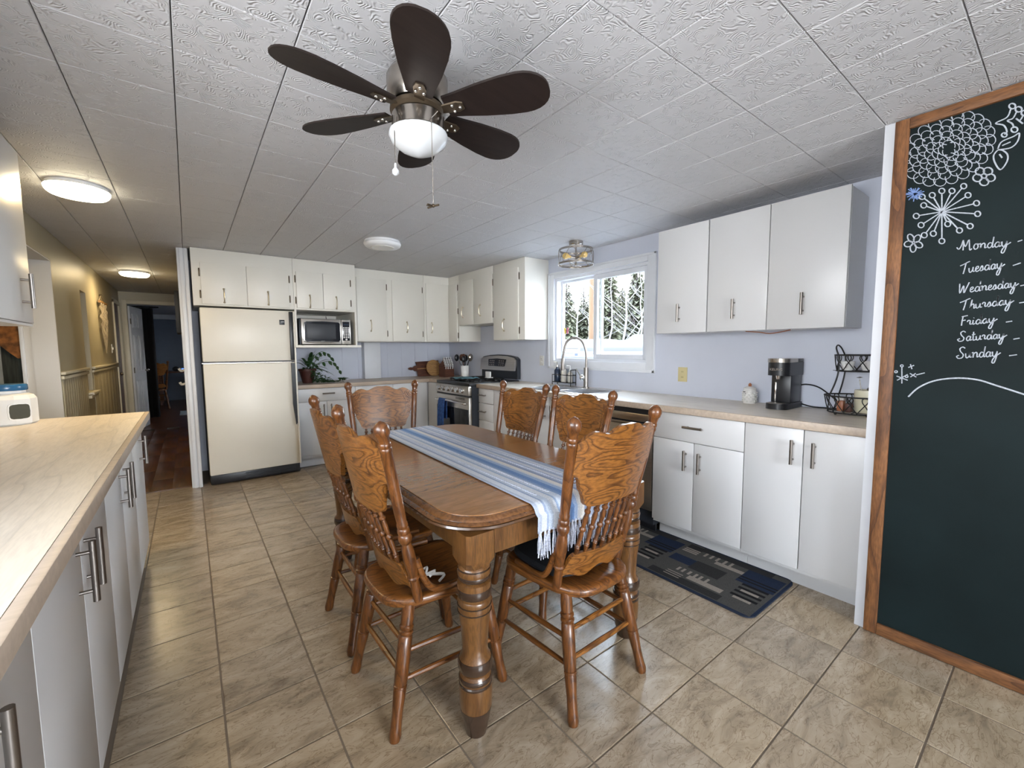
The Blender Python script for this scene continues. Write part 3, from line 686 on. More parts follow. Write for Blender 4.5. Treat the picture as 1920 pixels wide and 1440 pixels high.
# ---- dishwasher
dw = thing('dishwasher', 'stainless steel dishwasher with black control strip under the worktop', 'dishwasher', (FX, 2.03, 0))
MB().box(FX+.03, WX-.004, 1.728, 2.330, .06, ZK-.043).build('body', 'black_side', dw)
MB().box(FX+.002, FX+.03, 1.730, 2.328, .165, .765, .003).build('door', 'stainless', dw)
MB().box(FX+.004, FX+.03, 1.730, 2.328, .79, .845, .003).build('control_panel', 'stainless', dw)
MB().box(FX+.012, FX+.03, 1.730, 2.328, .845, .884).build('vent_strip', 'black_plastic', dw)
MB().box(FX-.022, FX+.004, 1.755, 2.30, .760, .782, .006).build('handle', 'steel', dw)
MB().box(FX+.06, FX+.075, 1.730, 2.328, .0, .150).build('toe_kick', 'black_plastic', dw)

# ---- left base run (fronts face +x)
GX = -.26
def base_left(label, y0, y1, fronts):
    c = thing('base_cabinet', label, 'cabinet', (GX, (y0+y1)/2, 0), group='white base cabinets under the left worktop')
    MB().box(LX+.003, GX-.0195, y0+.001, y1-.001, .105, ZK-.042).build('body', 'cab_new', c)
    MB().box(GX-.12, GX-.105, y0+.001, y1-.001, 0, .104).build('toe_kick', 'cab_new', c)
    for a0, a1, h in fronts:
        d = slab(c, 'door', 'x+', GX, a0, a1, .112, ZT, 'cab_new'); bar_pull(d, 'x+', GX, h, .735, .165)
base_left('white base cabinet of the left run, nearest the camera', .20, 1.14, [(.20, .67, .62), (.67, 1.14, .87)])
base_left('white base cabinet of the left run, second from the camera, paired handles', 1.14, 2.02, [(1.14, 1.585, 1.53), (1.585, 2.02, 1.635)])
base_left('white base cabinet of the left run, third from the camera', 2.02, 2.93, [(2.02, 2.45, 2.385), (2.45, 2.93, 2.525)])
base_left('narrow white end cabinet of the left run, next to the hall floor', 2.93, 3.49, [(2.93, 3.49, 3.27)])
wl_ = thing('worktop', 'pale wood-look worktop of the left run with the white jar on it', 'worktop', (-.52, 1.6, ZK-.04))
MB().box(LX+.001, -.217-.02, -.35, 3.545, ZK-.04, ZK).box(-.96, LX, 3.003, 3.545, ZK-.04, ZK).build('slab', 'counter', wl_)
MB().box(-.237, -.215, -.35, 3.545, ZK-.042, ZK, .003).build('front_edge', 'counter_edge', wl_)
# ---- left wall cabinet
UX = -.545
uc = thing('wall_cabinet', 'white wall cabinet above the left worktop, cut by the left picture edge', 'cabinet', (UX, 2.2, 1.43))
MB().box(LX+.002, UX-.0195, 1.49, 2.842, 1.437, 2.175).build('body', 'cab_new', uc)
MB().box(LX+.002, UX-.003, 1.49, 2.842, 1.426, 1.4365).build('bottom_trim', 'cab_new', uc)
for a0, a1, h in ((1.49, 1.94, 1.89), (1.94, 2.395, 2.0), (2.395, 2.845, 2.70)):
    d = slab(uc, 'door', 'x+', UX, a0, a1, 1.437, 2.178, 'cab_new'); bar_pull(d, 'x+', UX, h, 1.57, .145)

# ---- wall cabinets right of the window (fronts face -x)
VX = 2.83
uc = thing('wall_cabinet', 'white three-door wall cabinet right of the window, above the coffee maker', 'cabinet', (VX, 1.33, 1.42))
MB().box(VX+.0195, WX-.002, .758, 1.918, 1.42, 2.160).build('body', 'cab_new', uc)
for a0, a1, h in ((.757, 1.150, .957), (1.150, 1.527, 1.345), (1.531, 1.918, 1.732)):
    d = slab(uc, 'door', 'x-', VX, a0, a1, 1.417, 2.169, 'cab_new'); bar_pull(d, 'x-', VX, h, 1.56, .125)
cd = thing('cord', 'dark red cord dangling under the wall cabinet right of the window', 'cord', (2.95, 1.2, 1.40))
MB().tube(smooth_pts([(2.90, 1.30, 1.416), (2.90, 1.22, 1.408), (2.90, 1.16, 1.398), (2.90, 1.10, 1.404), (2.90, 1.04, 1.416)], 5), .003, 6).build('cable', 'copper', cd)
cd.location.z = 1.40

# ---- old face-frame cabinets on the fridge wall (fronts face -y)
def old_unit(name, label, axis, pos, a0, a1, z0, z1, depth, doors, cat='cabinet', group='old white wall cabinets around the fridge and stove'):
    p = P3(axis, pos, (a0+a1)/2, z0, 0); c = thing(name, label, cat, p, group=group)
    fbox(MB(), axis, pos, a0+.0008, a1-.0008, z0, z1, -depth, 0, .002).build('body', 'cab_old', c)
    for d0, d1, dz0, dz1, hx, hz, hinge_side in doors:
        d = fbox(MB(), axis, pos, d0, d1, dz0, dz1, .0005, .016, .003).build('door', 'cab_old', c)
        if hx is not None: bow_pull(d, axis, P3(axis, pos, 0, 0, .016)[0 if axis[0] == 'x' else 1], hx, hz)
        if hinge_side is not None: hinges(d, axis, P3(axis, pos, 0, 0, .002)[0 if axis[0] == 'x' else 1], hinge_side, (dz0+.09, dz1-.09))
    return c
FY = 4.93
old_unit('wall_cabinet', 'old white two-door cabinet directly above the refrigerator', 'y-', FY, .064, .905, 1.735, ZC-.003, BY-FY-.002,
         [(.130, .492, 1.748, 2.128, .305, 1.832, .122), (.495, .862, 1.748, 2.128, .672, 1.832, .870)])
mc = thing('wall_cabinet', 'old white two-door cabinet with open microwave shelf below it', 'cabinet', (1.22, FY, 1.36), group='old white wall cabinets around the fridge and stove')
MB().box(.906, 1.539, FY, BY-.002, 1.735, ZC-.003, .002).build('body', 'cab_old', mc)
MB().box(.906, .924, FY, BY-.002, 1.365, 1.735).build('side_panel', 'cab_old', mc)
MB().box(1.521, 1.539, FY, BY-.002, 1.365, 1.735).build('side_panel', 'cab_old', mc)
MB().box(.924, 1.521, BY-.012, BY-.002, 1.365, 1.735).build('back_panel', 'cab_old', mc)
MB().box(.900, 1.575, FY-.03, BY-.002, 1.340, 1.365, .002).build('shelf', 'cab_old', mc)
for d0, d1, hx, hg in ((.932, 1.192, 1.058, .924), (1.195, 1.476, 1.325, 1.484)):
    d = MB().box(d0, d1, FY-.016, FY-.0005, 1.752, 2.128, .003).build('door', 'cab_old', mc); bow_pull(d, 'y-', FY-.016, hx, 1.825); hinges(d, 'y-', FY-.002, hg, (1.83, 2.05))
GY = 5.09
old_unit('wall_cabinet', 'old white wall cabinet with two doors left of the corner', 'y-', GY, 1.541, 2.449, 1.41, ZC-.003, BY-GY-.002,
         [(1.595, 1.950, 1.418, 2.155, 1.752, 1.597, 1.958), (2.022, 2.418, 1.418, 2.155, 2.205, 1.592, 2.426)])
# corner unit: L-shaped body
HX = 2.81
cc = thing('wall_cabinet', 'old white corner wall cabinet above the knife block', 'cabinet', (2.81, GY, 1.41), group='old white wall cabinets around the fridge and stove')
MB().prism([(2.4505, GY), (HX, GY), (HX, 4.822), (WX-.002, 4.822), (WX-.002, BY-.002), (2.4505, BY-.002)], lambda a, b, d: (a, b, 1.41+d), ZC-.003-1.41).build('body', 'cab_old', cc)
d = MB().box(2.475, 2.800, GY-.016, GY-.0005, 1.418, 2.155, .003).build('door', 'cab_old', cc); bow_pull(d, 'y-', GY-.016, 2.545, 1.592)
d = MB().box(HX-.016, HX-.0005, 4.852, 5.068, 1.418, 2.155, .003).build('door', 'cab_old', cc); hinges(d, 'x-', HX-.002, 4.842, (1.49, 1.80, 2.10))
old_unit('wall_cabinet', 'old white short two-door wall cabinet over the stove', 'x-', HX, 4.043, 4.820, 1.612, ZC-.003, WX-HX-.002,
         [(4.46, 4.790, 1.618, 2.158, 4.690, 1.775, None), (4.052, 4.440, 1.618, 2.158, 4.290, 1.772, 4.046)])
old_unit('wall_cabinet', 'old white tall one-door wall cabinet between stove and window', 'x-', HX, 3.470, 4.0415, 1.41, ZC-.003, WX-HX-.002,
         [(3.572, 4.025, 1.418, 2.165, 3.815, 1.575, 3.562)])
# ---- base units on the fridge wall
KY = 5.10
def base_back(name, label, x0, x1, fronts):
    c = thing(name, label, 'cabinet', ((x0+x1)/2, KY, 0), group='white base cabinets right of the fridge')
    MB().box(x0+.001, x1-.001, KY+.0195, BY-.003, .105, ZK-.042).build('body', 'cab_new', c)
    MB().box(x0+.001, x1-.001, KY+.07, KY+.085, 0, .104).build('toe_kick', 'cab_new', c)
    for kind, a0, a1, z0, z1, h in fronts:
        d = slab(c, kind, 'y-', KY, a0, a1, z0, z1, 'cab_new')
        if h: bar_pull(d, 'y-', KY, h[0], h[1], .13, kind == 'door')
base_back('base_cabinet', 'white base cabinet with drawer over two doors, right beside the fridge', .918, 1.548, [('drawer', .918, 1.548, .737, ZT, (1.245, .824)), ('door', .918, 1.228, .135, .737, (1.19, .64)), ('door', 1.228, 1.548, .135, .737, (1.27, .64))])
base_back('base_cabinet', 'white base cabinet with two doors behind the far dining chair', 1.548, 2.49, [('door', 1.548, 2.01, .135, ZT, (1.96, .78)), ('door', 2.01, 2.47, .135, ZT, None)])
fl = thing('corner_filler', 'white filler panel between base cabinet and stove in the corner', 'panel', (2.52, 5.0, 0), group=None)
MB().box(2.492, 2.512, 4.74, KY+.015, .0, ZK-.043).build('panel', 'cab_new', fl)
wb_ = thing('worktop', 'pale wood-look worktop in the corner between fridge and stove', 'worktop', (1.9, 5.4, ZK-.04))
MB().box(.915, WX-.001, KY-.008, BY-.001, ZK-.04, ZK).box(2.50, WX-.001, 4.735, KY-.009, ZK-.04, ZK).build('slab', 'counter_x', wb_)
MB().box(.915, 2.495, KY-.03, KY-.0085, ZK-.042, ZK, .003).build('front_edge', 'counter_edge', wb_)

# ================================================================== APPLIANCES
fr = thing('refrigerator', 'cream top-freezer refrigerator with black sides and handles', 'refrigerator', (.5, 5.3, 0))
MB().box(.106, .908, 5.03, 5.66, .02, 1.715, .004).build('body', 'black_side', fr)
MB().box(.106, .900, 4.955, 5.025, 1.205, 1.720, .012).build('freezer_door', 'fridge', fr)
d = MB().box(.106, .900, 4.955, 5.025, .105, 1.188, .012).build('door', 'fridge', fr)
MB().box(.10, .88, 4.975, 5.02, 1.188, 1.205).build('door_gap', 'black_side', fr)
MB().box(.10, .86, 4.950, 4.975, 1.189, 1.194).build('door_trim', 'nickel', fr)
MB().box(.11, .90, 4.985, 5.03, .012, .10, .004).build('grille', 'black_plastic', fr)
for i in range(4): MB().box(.40, .86, 4.979, 4.986, .03+.016*i, .038+.016*i).build('grille_slat', 'black_side', fr)
b_ = MB().box(.853, .888, 4.925, 4.956, 1.21, 1.71, .006); b_.build('handle', 'black_plastic', fr)
MB().prism([(.853, 1.18), (.888, 1.18), (.888, .55), (.875, .53), (.853, .75)], lambda a, b, d: (a, 4.925+d, b), .03).build('handle', 'black_plastic', fr)
MB().box(.889, .905, 4.93, 4.962, .11, 1.715, .004).build('handle_trim', 'fridge', fr)
bd = MB().box(.765, .813, 4.951, 4.956, 1.575, 1.625, .001).build('badge', 'black_plastic', fr)
MB().box(.782, .808, 4.9495, 4.9512, 1.603, 1.607).build('badge_mark', 'chrome', bd)
# microwave
mw = thing('microwave', 'stainless microwave oven on the shelf beside the fridge', 'microwave', (1.22, 5.2, 1.366))
Y0 = 4.955
MB().box(.952, 1.488, Y0+.03, 5.40, 1.372, 1.652, .004).build('body', 'black_side', mw)
for x in (.99, 1.45): MB().cyl((x, 5.02, 1.3655), (x, 5.02, 1.373), .012).build('foot', 'black_plastic', mw)
d = MB().box(.968, 1.375, Y0, Y0+.032, 1.376, 1.648, .006).build('door', 'stainless', mw)
P = [(1.000, 1.415), (1.000, 1.605), (1.02, 1.618), (1.18, 1.623), (1.345, 1.616), (1.362, 1.602), (1.362, 1.42), (1.345, 1.407), (1.02, 1.403)]
MB().prism(P, lambda a, b, d_: (a, Y0-.004+d_, b), .006).build('window_frame', 'black_glass', d)
MB().box(1.02, 1.315, Y0-.007, Y0-.003, 1.43, 1.595, .003).build('screen', 'black_side', d)
MB().tube(smooth_pts([(.992, Y0-.012, 1.61), (.986, Y0-.016, 1.52), (.992, Y0-.012, 1.405), (1.18, Y0-.010, 1.394), (1.35, Y0-.012, 1.402)], 5), .0045, 6).build('handle', 'chrome', d)
MB().box(1.16, 1.185, Y0-.006, Y0-.003, 1.4095, 1.4125).build('badge', 'chrome', d)
MB().cyl((1.193, Y0-.006, 1.411), (1.193, Y0-.003, 1.411), .004, seg=10).build('badge_dot', 'chrome', d)
p_ = MB().box(1.379, 1.478, Y0, Y0+.032, 1.376, 1.648, .004).build('control_panel', 'stainless', mw)
MB().box(1.388, 1.466, Y0-.003, Y0+.001, 1.415, 1.625, .002).build('keypad', 'black_glass', p_)
MB().box(1.398, 1.456, Y0-.0045, Y0-.0025, 1.588, 1.600).build('display', 'soap_blue', p_)
for i in range(3):
    for j in range(7):
        MB().box(1.395+i*.0235, 1.412+i*.0235, Y0-.0048, Y0-.0025, 1.445+j*.018, 1.456+j*.018, .001).build('button', 'ceramic_white', p_)
MB().cyl((1.427, Y0-.005, 1.428), (1.427, Y0-.0025, 1.428), .011, seg=12).build('button', 'ceramic_white', p_)
cb_ = thing('power_cord', 'black microwave cord running down the shelf back', 'cord', (1.40, 5.6, 1.37))
MB().tube(smooth_pts([(1.395, 5.41, 1.55), (1.40, 5.55, 1.60), (1.40, 5.66, 1.68), (1.395, 5.67, 1.73)], 5), .004, 6).build('cable', 'black_plastic', cb_)
# stove
sv = thing('gas_stove', 'stainless and black gas stove with a blue towel on its oven door', 'stove', (2.8, 4.34, 0))
SX, YA, YB = 2.42, 3.952, 4.728
MB().box(SX+.03, WX-.03, YA, YB, .02, .905).build('body', 'black_side', sv)
MB().box(SX+.0, WX-.03, YA, YB, .905, .938, .006).build('cooktop', 'black_plastic', sv)
MB().box(SX-.012, SX+.03, YA+.004, YB-.004, .80, .905, .008).build('control_panel', 'stainless', sv)
for i in range(6):
    y = YA+.13+i*.108
    k = MB().lathe([(0, .031), (.3, .031), (.4, .026), (1, .022)], (SX-.012, y, .852), (SX-.045, y, .852), 14).build('knob', 'chrome', sv)
    MB().box(SX-.047, SX-.044, y-.003, y+.003, .838, .866).build('pointer', 'black_plastic', k)
MB().box(SX+.004, SX+.03, YA+.004, YB-.004, .784, .800).build('gap_strip', 'black_plastic', sv)
d = MB().box(SX-.005, SX+.03, YA+.004, YB-.004, .21, .782, .006).build('oven_door', 'stainless', sv)
MB().box(SX-.009, SX-.004, YA+.02, YB-.02, .23, .645, .004).build('oven_window', 'black_glass', d)
b_ = MB().tube(smooth_pts([(SX-.005, YA+.05, .705), (SX-.05, YA+.07, .715), (SX-.055, 4.34, .725), (SX-.05, YB-.07, .715), (SX-.005, YB-.05, .705)], 6), .012, 10)
b_.build('handle', 'chrome', d)
for i in range(3): MB().box(SX-.008, SX-.004, YA+.10, YA+.30, .748+.009*i, .752+.009*i).build('vent_slot', 'black_plastic', d)
MB().box(SX-.002, SX+.03, YA+.004, YB-.004, .03, .20, .006).build('drawer', 'stainless', sv)
for gy in (YA+.19, (YA+YB)/2, YB-.19):
    for gx in (2.62, 2.90):
        b_ = MB(); r = .10
        for t in range(4): a = t*PI/2; b_.tube([(gx+.02*math.cos(a), gy+.02*math.sin(a), .962), (gx+r*math.cos(a), gy+r*math.sin(a), .962), (gx+r*math.cos(a), gy+r*math.sin(a), .939)], .006, 6)
        b_.tube([(gx+r*math.cos(k*PI/8), gy+r*math.sin(k*PI/8), .962) for k in range(16)], .006, 6, closed=True)
        b_.build('grate', 'iron_black', sv)
        MB().lathe([(0, .045), (.6, .045), (1, .03)], (gx, gy, .938), (gx, gy, .955), 14).build('burner', 'iron_black', sv)
# backguard with curved top
P = [(YA+.01, .95), (YA+.01, 1.185), (YA+.05, 1.215), (YA+.2, 1.235), (4.34, 1.243), (YB-.2, 1.235), (YB-.05, 1.215), (YB-.01, 1.185), (YB-.01, .95)]
MB().prism(P, lambda a, b, d_: (3.085+d_, a, b), .05).build('backguard', 'black_side', sv)
P = [(YA+.03, 1.05), (YA+.02, 1.18), (YA+.06, 1.205), (YA+.2, 1.224), (4.34, 1.231), (YB-.2, 1.224), (YB-.06, 1.205), (YB-.02, 1.18), (YB-.03, 1.05)]
pan = MB().prism(P, lambda a, b, d_: (3.045+(b-1.05)*.16+d_, a, b), .03).build('control_face', 'stainless', sv)
P = [(4.17, 1.10), (4.15, 1.185), (4.34, 1.195), (4.53, 1.185), (4.51, 1.10)]
MB().prism(P, lambda a, b, d_: (3.040+(b-1.05)*.16+d_, a, b), .006).build('display', 'black_glass', pan)
for i in range(8):
    y = 4.20+.04*i
    if 4.30 < y < 4.38: continue
    for z in (1.115, 1.14, 1.165): MB().box(3.0375+(z-1.05)*.16, 3.0405+(z-1.05)*.16, y-.011, y+.011, z-.006, z+.006, .001).build('button', 'nickel', pan)
# towel on the oven handle
tw = thing('dish_towel', 'blue dish towel hanging on the oven door handle', 'towel', (SX-.07, 4.475, .40))
def cloth_sheet(b, y0, y1, xs_z, wob, nn=9):
    rows = []
    for (x, z) in xs_z: rows.append([(x-wob*(math.sin(k*1.9)*.5+.5)*min(1, max(0, (.72-z)*6)), y0+(y1-y0)*k/(nn-1), z) for k in range(nn)])
    vs = [p for r_ in rows for p in r_]; fs = [(i*nn+k, i*nn+k+1, (i+1)*nn+k+1, (i+1)*nn+k) for i in range(len(rows)-1) for k in range(nn-1)]
    b.add(vs, fs)
b_ = MB(); cloth_sheet(b_, 4.40, 4.55, [(SX-.030, .50), (SX-.030, .60), (SX-.034, .70), (SX-.045, .738), (SX-.062, .740), (SX-.076, .70), (SX-.080, .60), (SX-.082, .50), (SX-.084, .40)], .014)
t_ = b_.build('cloth', 'towel', tw); sm = t_.modifiers.new('thickness', 'SOLIDIFY'); sm.thickness = .006
# things on the cooktop
o = thing('spoon_rest', 'small white square dish standing on the stove grate', 'dish', (2.86, 4.20, .968))
MB().box(2.83, 2.85, 4.16, 4.26, .968, 1.045, .006).build('plate', 'ceramic_white', o); MB().box(2.82, 2.88, 4.165, 4.255, .968, .976, .002).build('base', 'ceramic_white', o)
b_ = MB()
for i in range(7):
    for j in range(5): pass
rows = [[(2.52+.05*j, 4.28+.05*i, .972+.012*math.sin(i*1.7+j*2.1)) for j in range(6)] for i in range(6)]
b_.add([p for r_ in rows for p in r_], [(i*6+j, i*6+j+1, (i+1)*6+j+1, (i+1)*6+j) for i in range(5) for j in range(5)])
o = single(b_, 'pot_holder', 'teal_cloth', 'crumpled teal cloth pot holder on the stove grate', 'pot holder', (2.65, 4.4, .968)); sm = o.modifiers.new('thickness', 'SOLIDIFY'); sm.thickness = .008; sm.offset = 1

# ================================================================== DINING TABLE
TX, TY = 1.128, 1.935          # centre
HX_, HY_ = .518, .845          # half sizes of the top
ZT_ = .765
def rrect(hx, hy, r, n=9):
    P = []
    for sx_, sy2, a0 in ((1, 1, 0), (-1, 1, 90), (-1, -1, 180), (1, -1, 270)):
        for k in range(n+1):
            t = math.radians(a0+90*k/n); P.append((sx_*(hx-r)+r*math.cos(t), sy2*(hy-r)+r*math.sin(t)))
    return P
tb = thing('dining_table', 'wooden dining table with rounded corners and thick turned legs', 'table', (TX, TY, 0))
def ring_stack(levels, r0=.20):
    b = MB(); vs = []; n = None
    for inset, z in levels:
        P = rrect(HX_-inset, HY_-inset, max(r0-inset, .02)); n = len(P); vs += [(TX+x, TY+y, z) for x, y in P]
    fs = []
    for i in range(len(levels)-1): fs += [(i*n+k, i*n+(k+1) % n, (i+1)*n+(k+1) % n, (i+1)*n+k) for k in range(n)]
    fs.append(tuple(range(n-1, -1, -1))); fs.append(tuple(range((len(levels)-1)*n, len(levels)*n)))
    return b.add(vs, fs)
ring_stack([(.055, .722), (.030, .722), (.012, .726), (.003, .733), (.006, .7395), (.012, .7405)]).build('rim_moulding', 'table_dark', tb, smooth=30)
ring_stack([(.055, .7406), (.016, .7406), (.006, .7425), (.004, .746), (.014, .750), (.022, .7505), (.024, .754), (.032, .760), (.042, .7625), (.046, .7625)]).build('rim', 'table_rim', tb, smooth=30)
# top in three boards: two ends and a centre leaf
O = rrect(HX_-.046, HY_-.046, .16)
def clip_y(P, y0, y1):
    def cl(P, f, lim, keep_less):
        out = []
        for i in range(len(P)):
            a, b = P[i-1], P[i]; ia = (a[1] <= lim) if keep_less else (a[1] >= lim); ib = (b[1] <= lim) if keep_less else (b[1] >= lim)
            if ia != ib: t = (lim-a[1])/(b[1]-a[1]); out.append((a[0]+(b[0]-a[0])*t, lim))
            if ib: out.append(b)
        return out
    return cl(cl(P, None, y1, True), None, y0, False)
for y0, y1 in ((-HY_, -.001), (.001, .30), (.302, HY_)):
    MB().prism(clip_y(O, y0, y1), lambda a, b, d: (TX+a, TY+b, .755+d), ZT_-.755).build('top_board', 'table_wood', tb, smooth=30)
a_ = .050
b_ = MB()
lx, ly = .405, .765
MB().box(TX-lx+.055, TX+lx-.055, TY-ly-.012, TY-ly+.012, .615, .722).build('apron', 'table_leg', tb)
MB().box(TX-lx+.055, TX+lx-.055, TY+ly-.012, TY+ly+.012, .615, .722).build('apron', 'table_leg', tb)
MB().box(TX-lx-.012, TX-lx+.012, TY-ly+.055, TY+ly-.055, .615, .722).build('apron', 'table_leg', tb)
MB().box(TX+lx-.012, TX+lx+.012, TY-ly+.055, TY+ly-.055, .615, .722).build('apron', 'table_leg', tb)
legp = [(0, .036), (.02, .040), (.05, .047), (.085, .054), (.105, .0605), (.165, .062), (.185, .0605), (.192, .050), (.20, .060), (.212, .062), (.224, .058), (.232, .052), (.245, .060), (.268, .064), (.29, .058), (.305, .048), (.33, .047), (.40, .052), (.46, .060), (.475, .0625), (.485, .060), (.49, .0615), (.50, .0625), (.505, .059), (.515, .061), (.535, .0605), (.55, .062), (.565, .062), (.572, .047), (.582, .056), (.60, .062), (.62, .058), (.628, .048)]
for sx_ in (-1, 1):
    for sy2 in (-1, 1):
        cx, cyy = TX+sx_*lx, TY+sy2*ly
        # square block with chamfered lower corners
        bl = MB(); w = .056; vs = []
        for ww, cc, z in ((w*.80, .020, .598), (w, .012, .628), (w, .012, .7215)):
            vs += [(cx+x*1.0, cyy+y, z) for x, y in ((-ww+cc, -ww), (ww-cc, -ww), (ww, -ww+cc), (ww, ww-cc), (ww-cc, ww), (-ww+cc, ww), (-ww, ww-cc), (-ww, -ww+cc))]
        fs = [(i*8+k, i*8+(k+1) % 8, (i+1)*8+(k+1) % 8, (i+1)*8+k) for i in range(2) for k in range(8)]+[tuple(range(7, -1, -1)), tuple(range(16, 24))]
        bl.add(vs, fs)
        L_ = bl.build('leg', 'table_leg', tb, smooth=25)
        Z = .603
        prof = [(t/.628, r*.92) for t, r in legp]
        MB().lathe(prof, (cx, cyy, 0), (cx, cyy, Z), 22).build('turning', 'table_leg', L_)
        for z0, z1, rr in ((.178, .190, .0618), (.196, .214, .0630), (.236, .274, .0652), (.440, .446, .0632), (.462, .468, .0632), (.490, .530, .0632), (.552, .572, .0600), (.585, .594, .0605)):
            if rr: rr *= .92; MB().lathe([(0, rr*.94), (.3, rr), (.7, rr), (1, rr*.94)], (cx, cyy, z0), (cx, cyy, z1), 22).build('dark_band', 'table_band', L_)
        MB().lathe([(0, .036), (.5, .046), (1, .0548)], (cx, cyy, 0.001), (cx, cyy, .096), 22).build('dark_foot', 'table_band', L_)

# ---- woven runner with fringe
rn = thing('table_runner', 'blue and white striped woven runner with tassels along the table', 'table runner', (TX, TY, ZT_))
stripes = [(.04, (.42, .47, .58)), (.10, (.60, .64, .70)), (.13, (.30, .36, .50)), (.20, (.48, .55, .66)), (.26, (.62, .65, .70)), (.29, (.33, .42, .58)), (.37, (.52, .58, .68)), (.41, (.22, .32, .52)), (.48, (.15, .26, .49)), (.52, (.33, .43, .62)), (.55, (.60, .62, .66)), (.61, (.72, .70, .66)), (.64, (.28, .33, .46)), (.72, (.42, .48, .62)), (.77, (.60, .63, .69)), (.80, (.32, .39, .54)), (.88, (.48, .54, .66)), (.92, (.62, .66, .72)), (1.01, (.38, .44, .57))]
def stripe(u):
    for k, c in stripes:
        if u < k: return c
    return stripes[-1][1]
def run_pt(u, s):
    """u across, s along from far end (0) to near end; drops over the near edge"""
    y = 2.745-s; x = .975+.378*u-.045*(s/1.6)
    edge = 1.108
    if y > edge+.02: return Vector((x, y, ZT_+.004))
    d = (edge+.02)-y; r = .035
    if d < r*1.35:
        a = d/r; return Vector((x, edge+.02-r*math.sin(min(a, 1.45)), ZT_+.004-r*(1-math.cos(min(a, 1.45)))))
    return Vector((x+.006*math.sin(u*19), 1.080+.006*math.sin(u*17), ZT_+.004-.030-(d-r*1.35)))
NU = 76; ss = [0]+[.04*i for i in range(1, 40)]+[1.60+.008*i for i in range(1, 17)]
b_ = MB()
vs = [run_pt(k/NU, s) for s in ss for k in range(NU+1)]
b_.v = vs
for i in range(len(ss)-1):
    for k in range(NU):
        b_.f.append((i*(NU+1)+k, i*(NU+1)+k+1, (i+1)*(NU+1)+k+1, (i+1)*(NU+1)+k)); b_.c.append(stripe((k+.5)/NU))
o = b_.build('cloth', 'runner', rn); sm = o.modifiers.new('thickness', 'SOLIDIFY'); sm.thickness = .003; sm.offset = 1
# raised twill dashes
for uu in (.17, .33, .68, .84):
    b_ = MB(); s = .03
    while s < 1.58:
        p = run_pt(uu-.012, s); q = run_pt(uu+.014, s+.009); b_.tube([p+Vector((0, 0, .0035)), q+Vector((0, 0, .0035))], .0016, 4); s += .0165
    tag(b_.build('twill_row', 'fringe', rn), kind='stuff')
zend = run_pt(.5, ss[-1]).z
for k in range(17):
    u = (k+.5)/17; p = run_pt(u, ss[-1]); b_ = MB()
    b_.sphere((p.x, p.y, p.z+.002), .007, 8, 6)
    for q in range(9):
        dx = random.uniform(-.012, .012); dy = random.uniform(-.007, .007); ln = random.uniform(.075, .105)
        b_.tube([(p.x+dx*.2, p.y+dy*.3, p.z), (p.x+dx*.8+random.uniform(-.003, .003), p.y+dy, p.z-ln*.5), (p.x+dx*1.2+random.uniform(-.004, .004), p.y+dy*1.2, p.z-ln)], [.0022, .0018, .0012], 4)
    b_.build('tassel', 'fringe', rn)

